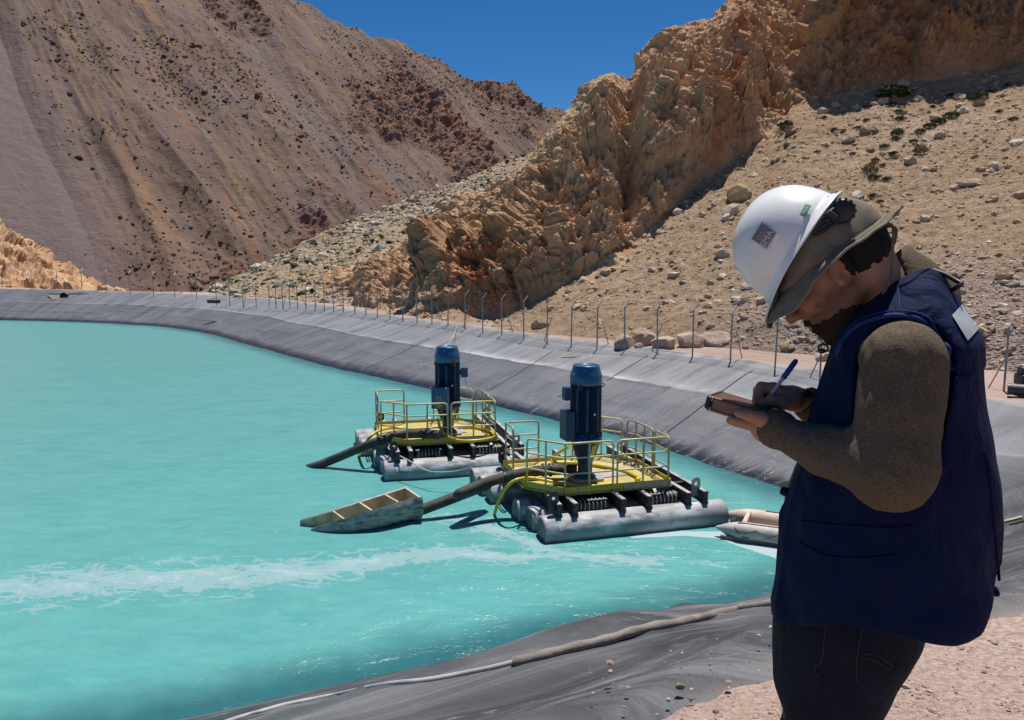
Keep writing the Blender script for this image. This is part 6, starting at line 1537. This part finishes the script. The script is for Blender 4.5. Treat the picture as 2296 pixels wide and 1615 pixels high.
# ratchet band at the back of the hard hat
m = MB(); kc = V3(P(1888, 474, 1.515)); m.lathe([(.0, -.010), (.020, -.010), (.0235, -.006), (.0235, .006), (.019, .010), (0, .010)], 28, kc, M=Matrix.Rotation(math.pi / 2, 3, 'X').to_4x4() @ Matrix.Identity(4), caps=False)
for k_ in range(14):
    a = 2 * math.pi * k_ / 14; m.box(kc + np.array([.0235 * math.cos(a), 0, .0235 * math.sin(a)]), (.004, .018, .004), Matrix.Rotation(-a, 3, 'Y'))
m.build('ratchet_knob', BLK, hh)
for k_, (a, b, c) in enumerate([((1831, 512), (1852, 492), (1876, 470)), ((1828, 520), (1855, 502), (1884, 486)), ((1835, 505), (1850, 482), (1880, 462)), ((1824, 528), (1850, 515), (1880, 492))]):
    m = MB(); m.tube(curve_pts([P(*a, 1.505), P(*b, 1.495), P(*c, 1.51)], 6), .0034, 8); m.build('ratchet_strap', BLK, hh)
m = MB(); m.box(P(1866, 484, 1.492), (.022, .006, .012), Matrix.Rotation(.7, 3, 'Y'), .002); m.build('ratchet_clip', BLK, hh)
# chin cord with toggle
CORD = mat('hat_cord', (.10, .08, .06), (.16, .13, .10), 60, .8)
m = MB(); m.tube(curve_pts([P(1968, 508, 1.57), P(1990, 503, 1.55), P(2002, 512, 1.54), P(2001, 545, 1.53), P(1999, 590, 1.53), P(1994, 630, 1.53), P(1972, 672, 1.54), P(1944, 702, 1.56), P(1920, 728, 1.57), P(1895, 750, 1.58)]), .0028, 8); m.build('chin_cord', CORD, hat)
m = MB(); m.tube(curve_pts([P(1964, 516, 1.60), P(1990, 508, 1.60), P(2008, 514, 1.59), P(2006, 540, 1.58), P(1999, 556, 1.57)]), .0028, 8); m.build('chin_cord', CORD, hat)
m = MB(); m.tube([P(1845 + 11 * math.cos(a), 781 + 9 * math.sin(a), 1.60) for a in [k_ * math.pi / 8 for k_ in range(16)]], .0022, 6, closed=True); m.box(P(1842, 787, 1.60), (.014, .012, .010), None, .003); m.build('toggle', BLK, hat)
# ---- things on the vest
decal('reflective_patch', [(2153, 684), (2190, 739), (2166, 765), (2131, 709)], vest, mat('reflective_grey', (.42, .43, .43), (.36, .36, .36), 60, .5), vs, .003)
m = MB(); m.tube(curve_pts([P(2090, 606, 1.58), P(2118, 616, 1.57), P(2140, 628, 1.56), P(2155, 637, 1.55), P(2147, 643, 1.55), P(2132, 652, 1.56)], 6), .0045, 8); m.build('hanging_loop', BLK, vs)
HEM = m_cloth('hem_blue', (.012, .030, .12), (.02, .045, .16), 200, 400, .7)
def seamline(name, px_, fn, mtl, parent, r=.0018, off=.001):
    c = curve_pts([(*q, 0) for q in px_], 5); pts = []
    for q in c:
        p = march(fn, q[0], q[1]); pts.append(p + sgrad(fn, p) * off)
    m = MB(); m.tube(pts, r, 6); return m.build(name, mtl, parent)
vest_body = lambda p: stack(p, TV, 2.5, .003)
seamline('shoulder_seam', [(2012, 642), (2016, 680), (2014, 704)], vest, HEM, vs, .0012)
seamline('collar_seam', [(2010, 646), (2040, 632), (2066, 612), (2082, 604)], vest, NAVY, vs, .0016)
seamline('back_pocket_seam', [(2203, 1010), (2216, 1060), (2228, 1180), (2238, 1300)], vest, NAVY, vs, .003)
seamline('side_pocket_seam', [(1800, 1170), (1850, 1176), (1920, 1180), (1990, 1184), (2050, 1180)], vest, NAVY, vs, .003)
seamline('side_pocket_seam', [(1790, 1214), (1850, 1246), (1930, 1252), (2010, 1244)], vest, NAVY, vs, .0025)
m = MB(); m.box(P(1765, 1104, 1.56), (.030, .02, .016), Matrix.Rotation(.2, 3, 'Y'), .004); m.build('waist_tab', NAVY, vs)
m = MB(); m.box(P(2222, 1322, 1.62), (.028, .03, .012), Matrix.Rotation(.35, 3, 'Y'), .003); m.build('hem_tab', NAVY, vs)
m = MB(); m.box(P(1747, 1262, 1.60), (.010, .02, .026), None, .003); m.build('zip_pull', BLK, vs)
arch = [(1878, 800), (1893, 762), (1925, 732), (1968, 715), (2018, 708), (2066, 717), (2100, 744), (2124, 786), (2136, 830)]
both = lambda p: np.minimum(vest(p), sleeve(p))
seamline('armhole_hem', arch, both, HEM, vs, .0048, .002); seamline('armhole_hem', [(a_ * 1.0, b_ - 9) for a_, b_ in arch], both, HEM, vs, .0016, .004)
STI = mat('stitch_tan', (.055, .048, .042), None, rough=.9)
seamline('pocket_seam', [(1788, 1322), (1815, 1345), (1845, 1352), (1862, 1352)], pants, STI, pn, .0008); seamline('side_seam', [(1854, 1386), (1848, 1430), (1842, 1480), (1826, 1500), (1838, 1522)], pants, STI, pn, .0008)
seamline('back_pocket', [(1938, 1376), (1930, 1420), (1920, 1480), (1922, 1530), (1950, 1545)], pants, STI, pn, .0008); seamline('back_pocket', [(1928, 1464), (1965, 1470), (2000, 1492)], pants, STI, pn, .0008); seamline('back_pocket', [(1930, 1472), (1962, 1482), (1996, 1502)], pants, STI, pn, .0008)
p_ = march(pants, 1851, 1379); m = MB(); m.lathe([(.0, 0), (.005, 0), (.006, .001), (.004, .002), (0, .002)], 14, p_ + sgrad(pants, p_) * .001, M=Matrix.Rotation(math.pi / 2, 3, 'X').to_4x4(), caps=False); m.build('rivet', GRN, pn)
# cuff of the far sleeve with the watch strap
m = MB(); m.tube([P(1822, 913, 1.70), P(1811, 903, 1.69), P(1803, 897, 1.685)], [.038, .037, .034], 24); m.build('cuff', KNIT, sw)
m = MB(); m.tube([P(1818, 889, 1.66), P(1809, 880, 1.655), P(1800, 886, 1.65)], [.008, .010, .007], 10); m.build('watch', BLK, person)

# ---- notebook and pen
bc = P(1673, 919, 1.60); tl = R(-13); Mr = Matrix.Rotation(-tl, 3, 'Y') @ Matrix.Rotation(R(-6), 3, 'X')
nb_ = empty('notebook')
def nbx(c, d, name, mt_, bev=.003, par=nb_):
    m = MB(); q = Vector(bc) + Mr @ Vector(c) ; m.box(q, d, Mr, bev); return m.build(name, mt_, par)
LEA = mat('cover_brown', (.10, .040, .020), (.07, .028, .016), 14, .45, bump=.3, bscale=200, bdist=.001)
nbx((-.002, 0, .013), (.150, .165, .005), 'cover', LEA, .002); nbx((.002, 0, -.014), (.148, .165, .005), 'cover', mat('cover_tan', (.34, .19, .095), (.28, .15, .075), 14, .5, bump=.2, bscale=200), .002)
nbx((.004, 0, 0), (.136, .158, .0225), 'pages', mat('page_edges', (.20, .11, .065), (.30, .19, .12), 3, .8, stretch=(1, 1, 90)), .001)
m = MB(); 
ring = [(-.063, z_, y_) for y_, z_ in ()]
for xx in (-.069,):
    m.box(Vector(bc) + Mr @ Vector((xx, 0, 0)) , (.016, .171, .036), Mr, .007)
m.build('elastic_band', BLK, nb_)
for zz in (.010, -.012):
    m = MB(); m.box(Vector(bc) + Mr @ Vector((-.064, -.087, zz)) , (.0018, .001, .008), Mr); m.build('band_clip', WHT, nb_)
tag(nb_, 'small brown leather notebook resting on the open left hand of the man', 'notebook')
pr_ = empty('pen'); a, b = V3(PEN0), V3(PEN1); f_ = lambda t: Vector(a + (b - a) * t)
m = MB(); m.tube([f_(.0), f_(.03), f_(.12)], [.0007, .0012, .0035], 12); m.build('pen_tip', BLK, pr_)
m = MB(); m.tube([f_(.12), f_(.66)], .0042, 12); m.build('barrel', mat('pen_barrel', (.50, .52, .55), (.42, .45, .5), 30, .2), pr_)
PB = mat('pen_blue', (.02, .05, .32), (.015, .04, .26), 20, .3)
m = MB(); m.tube([f_(.62), f_(.64), f_(.94), f_(.985), f_(1.0)], [.0050, .0062, .0060, .0045, .002], 14); m.build('cap', PB, pr_)
m = MB(); off_ = Vector((.007, -.001, .003)); m.tube([f_(.93), f_(.92) + off_, f_(.68) + off_], .0014, 6); m.build('clip', PB, pr_)
tag(pr_, 'blue capped ballpoint pen held upright in the right hand of the man', 'pen')

settle(person, (P(1870, 1400, YC)[0], YC, G0)); settle(nb_, P(1673, 945, 1.60)); settle(pr_, PEN0)
ray = _ray0
P = at_y
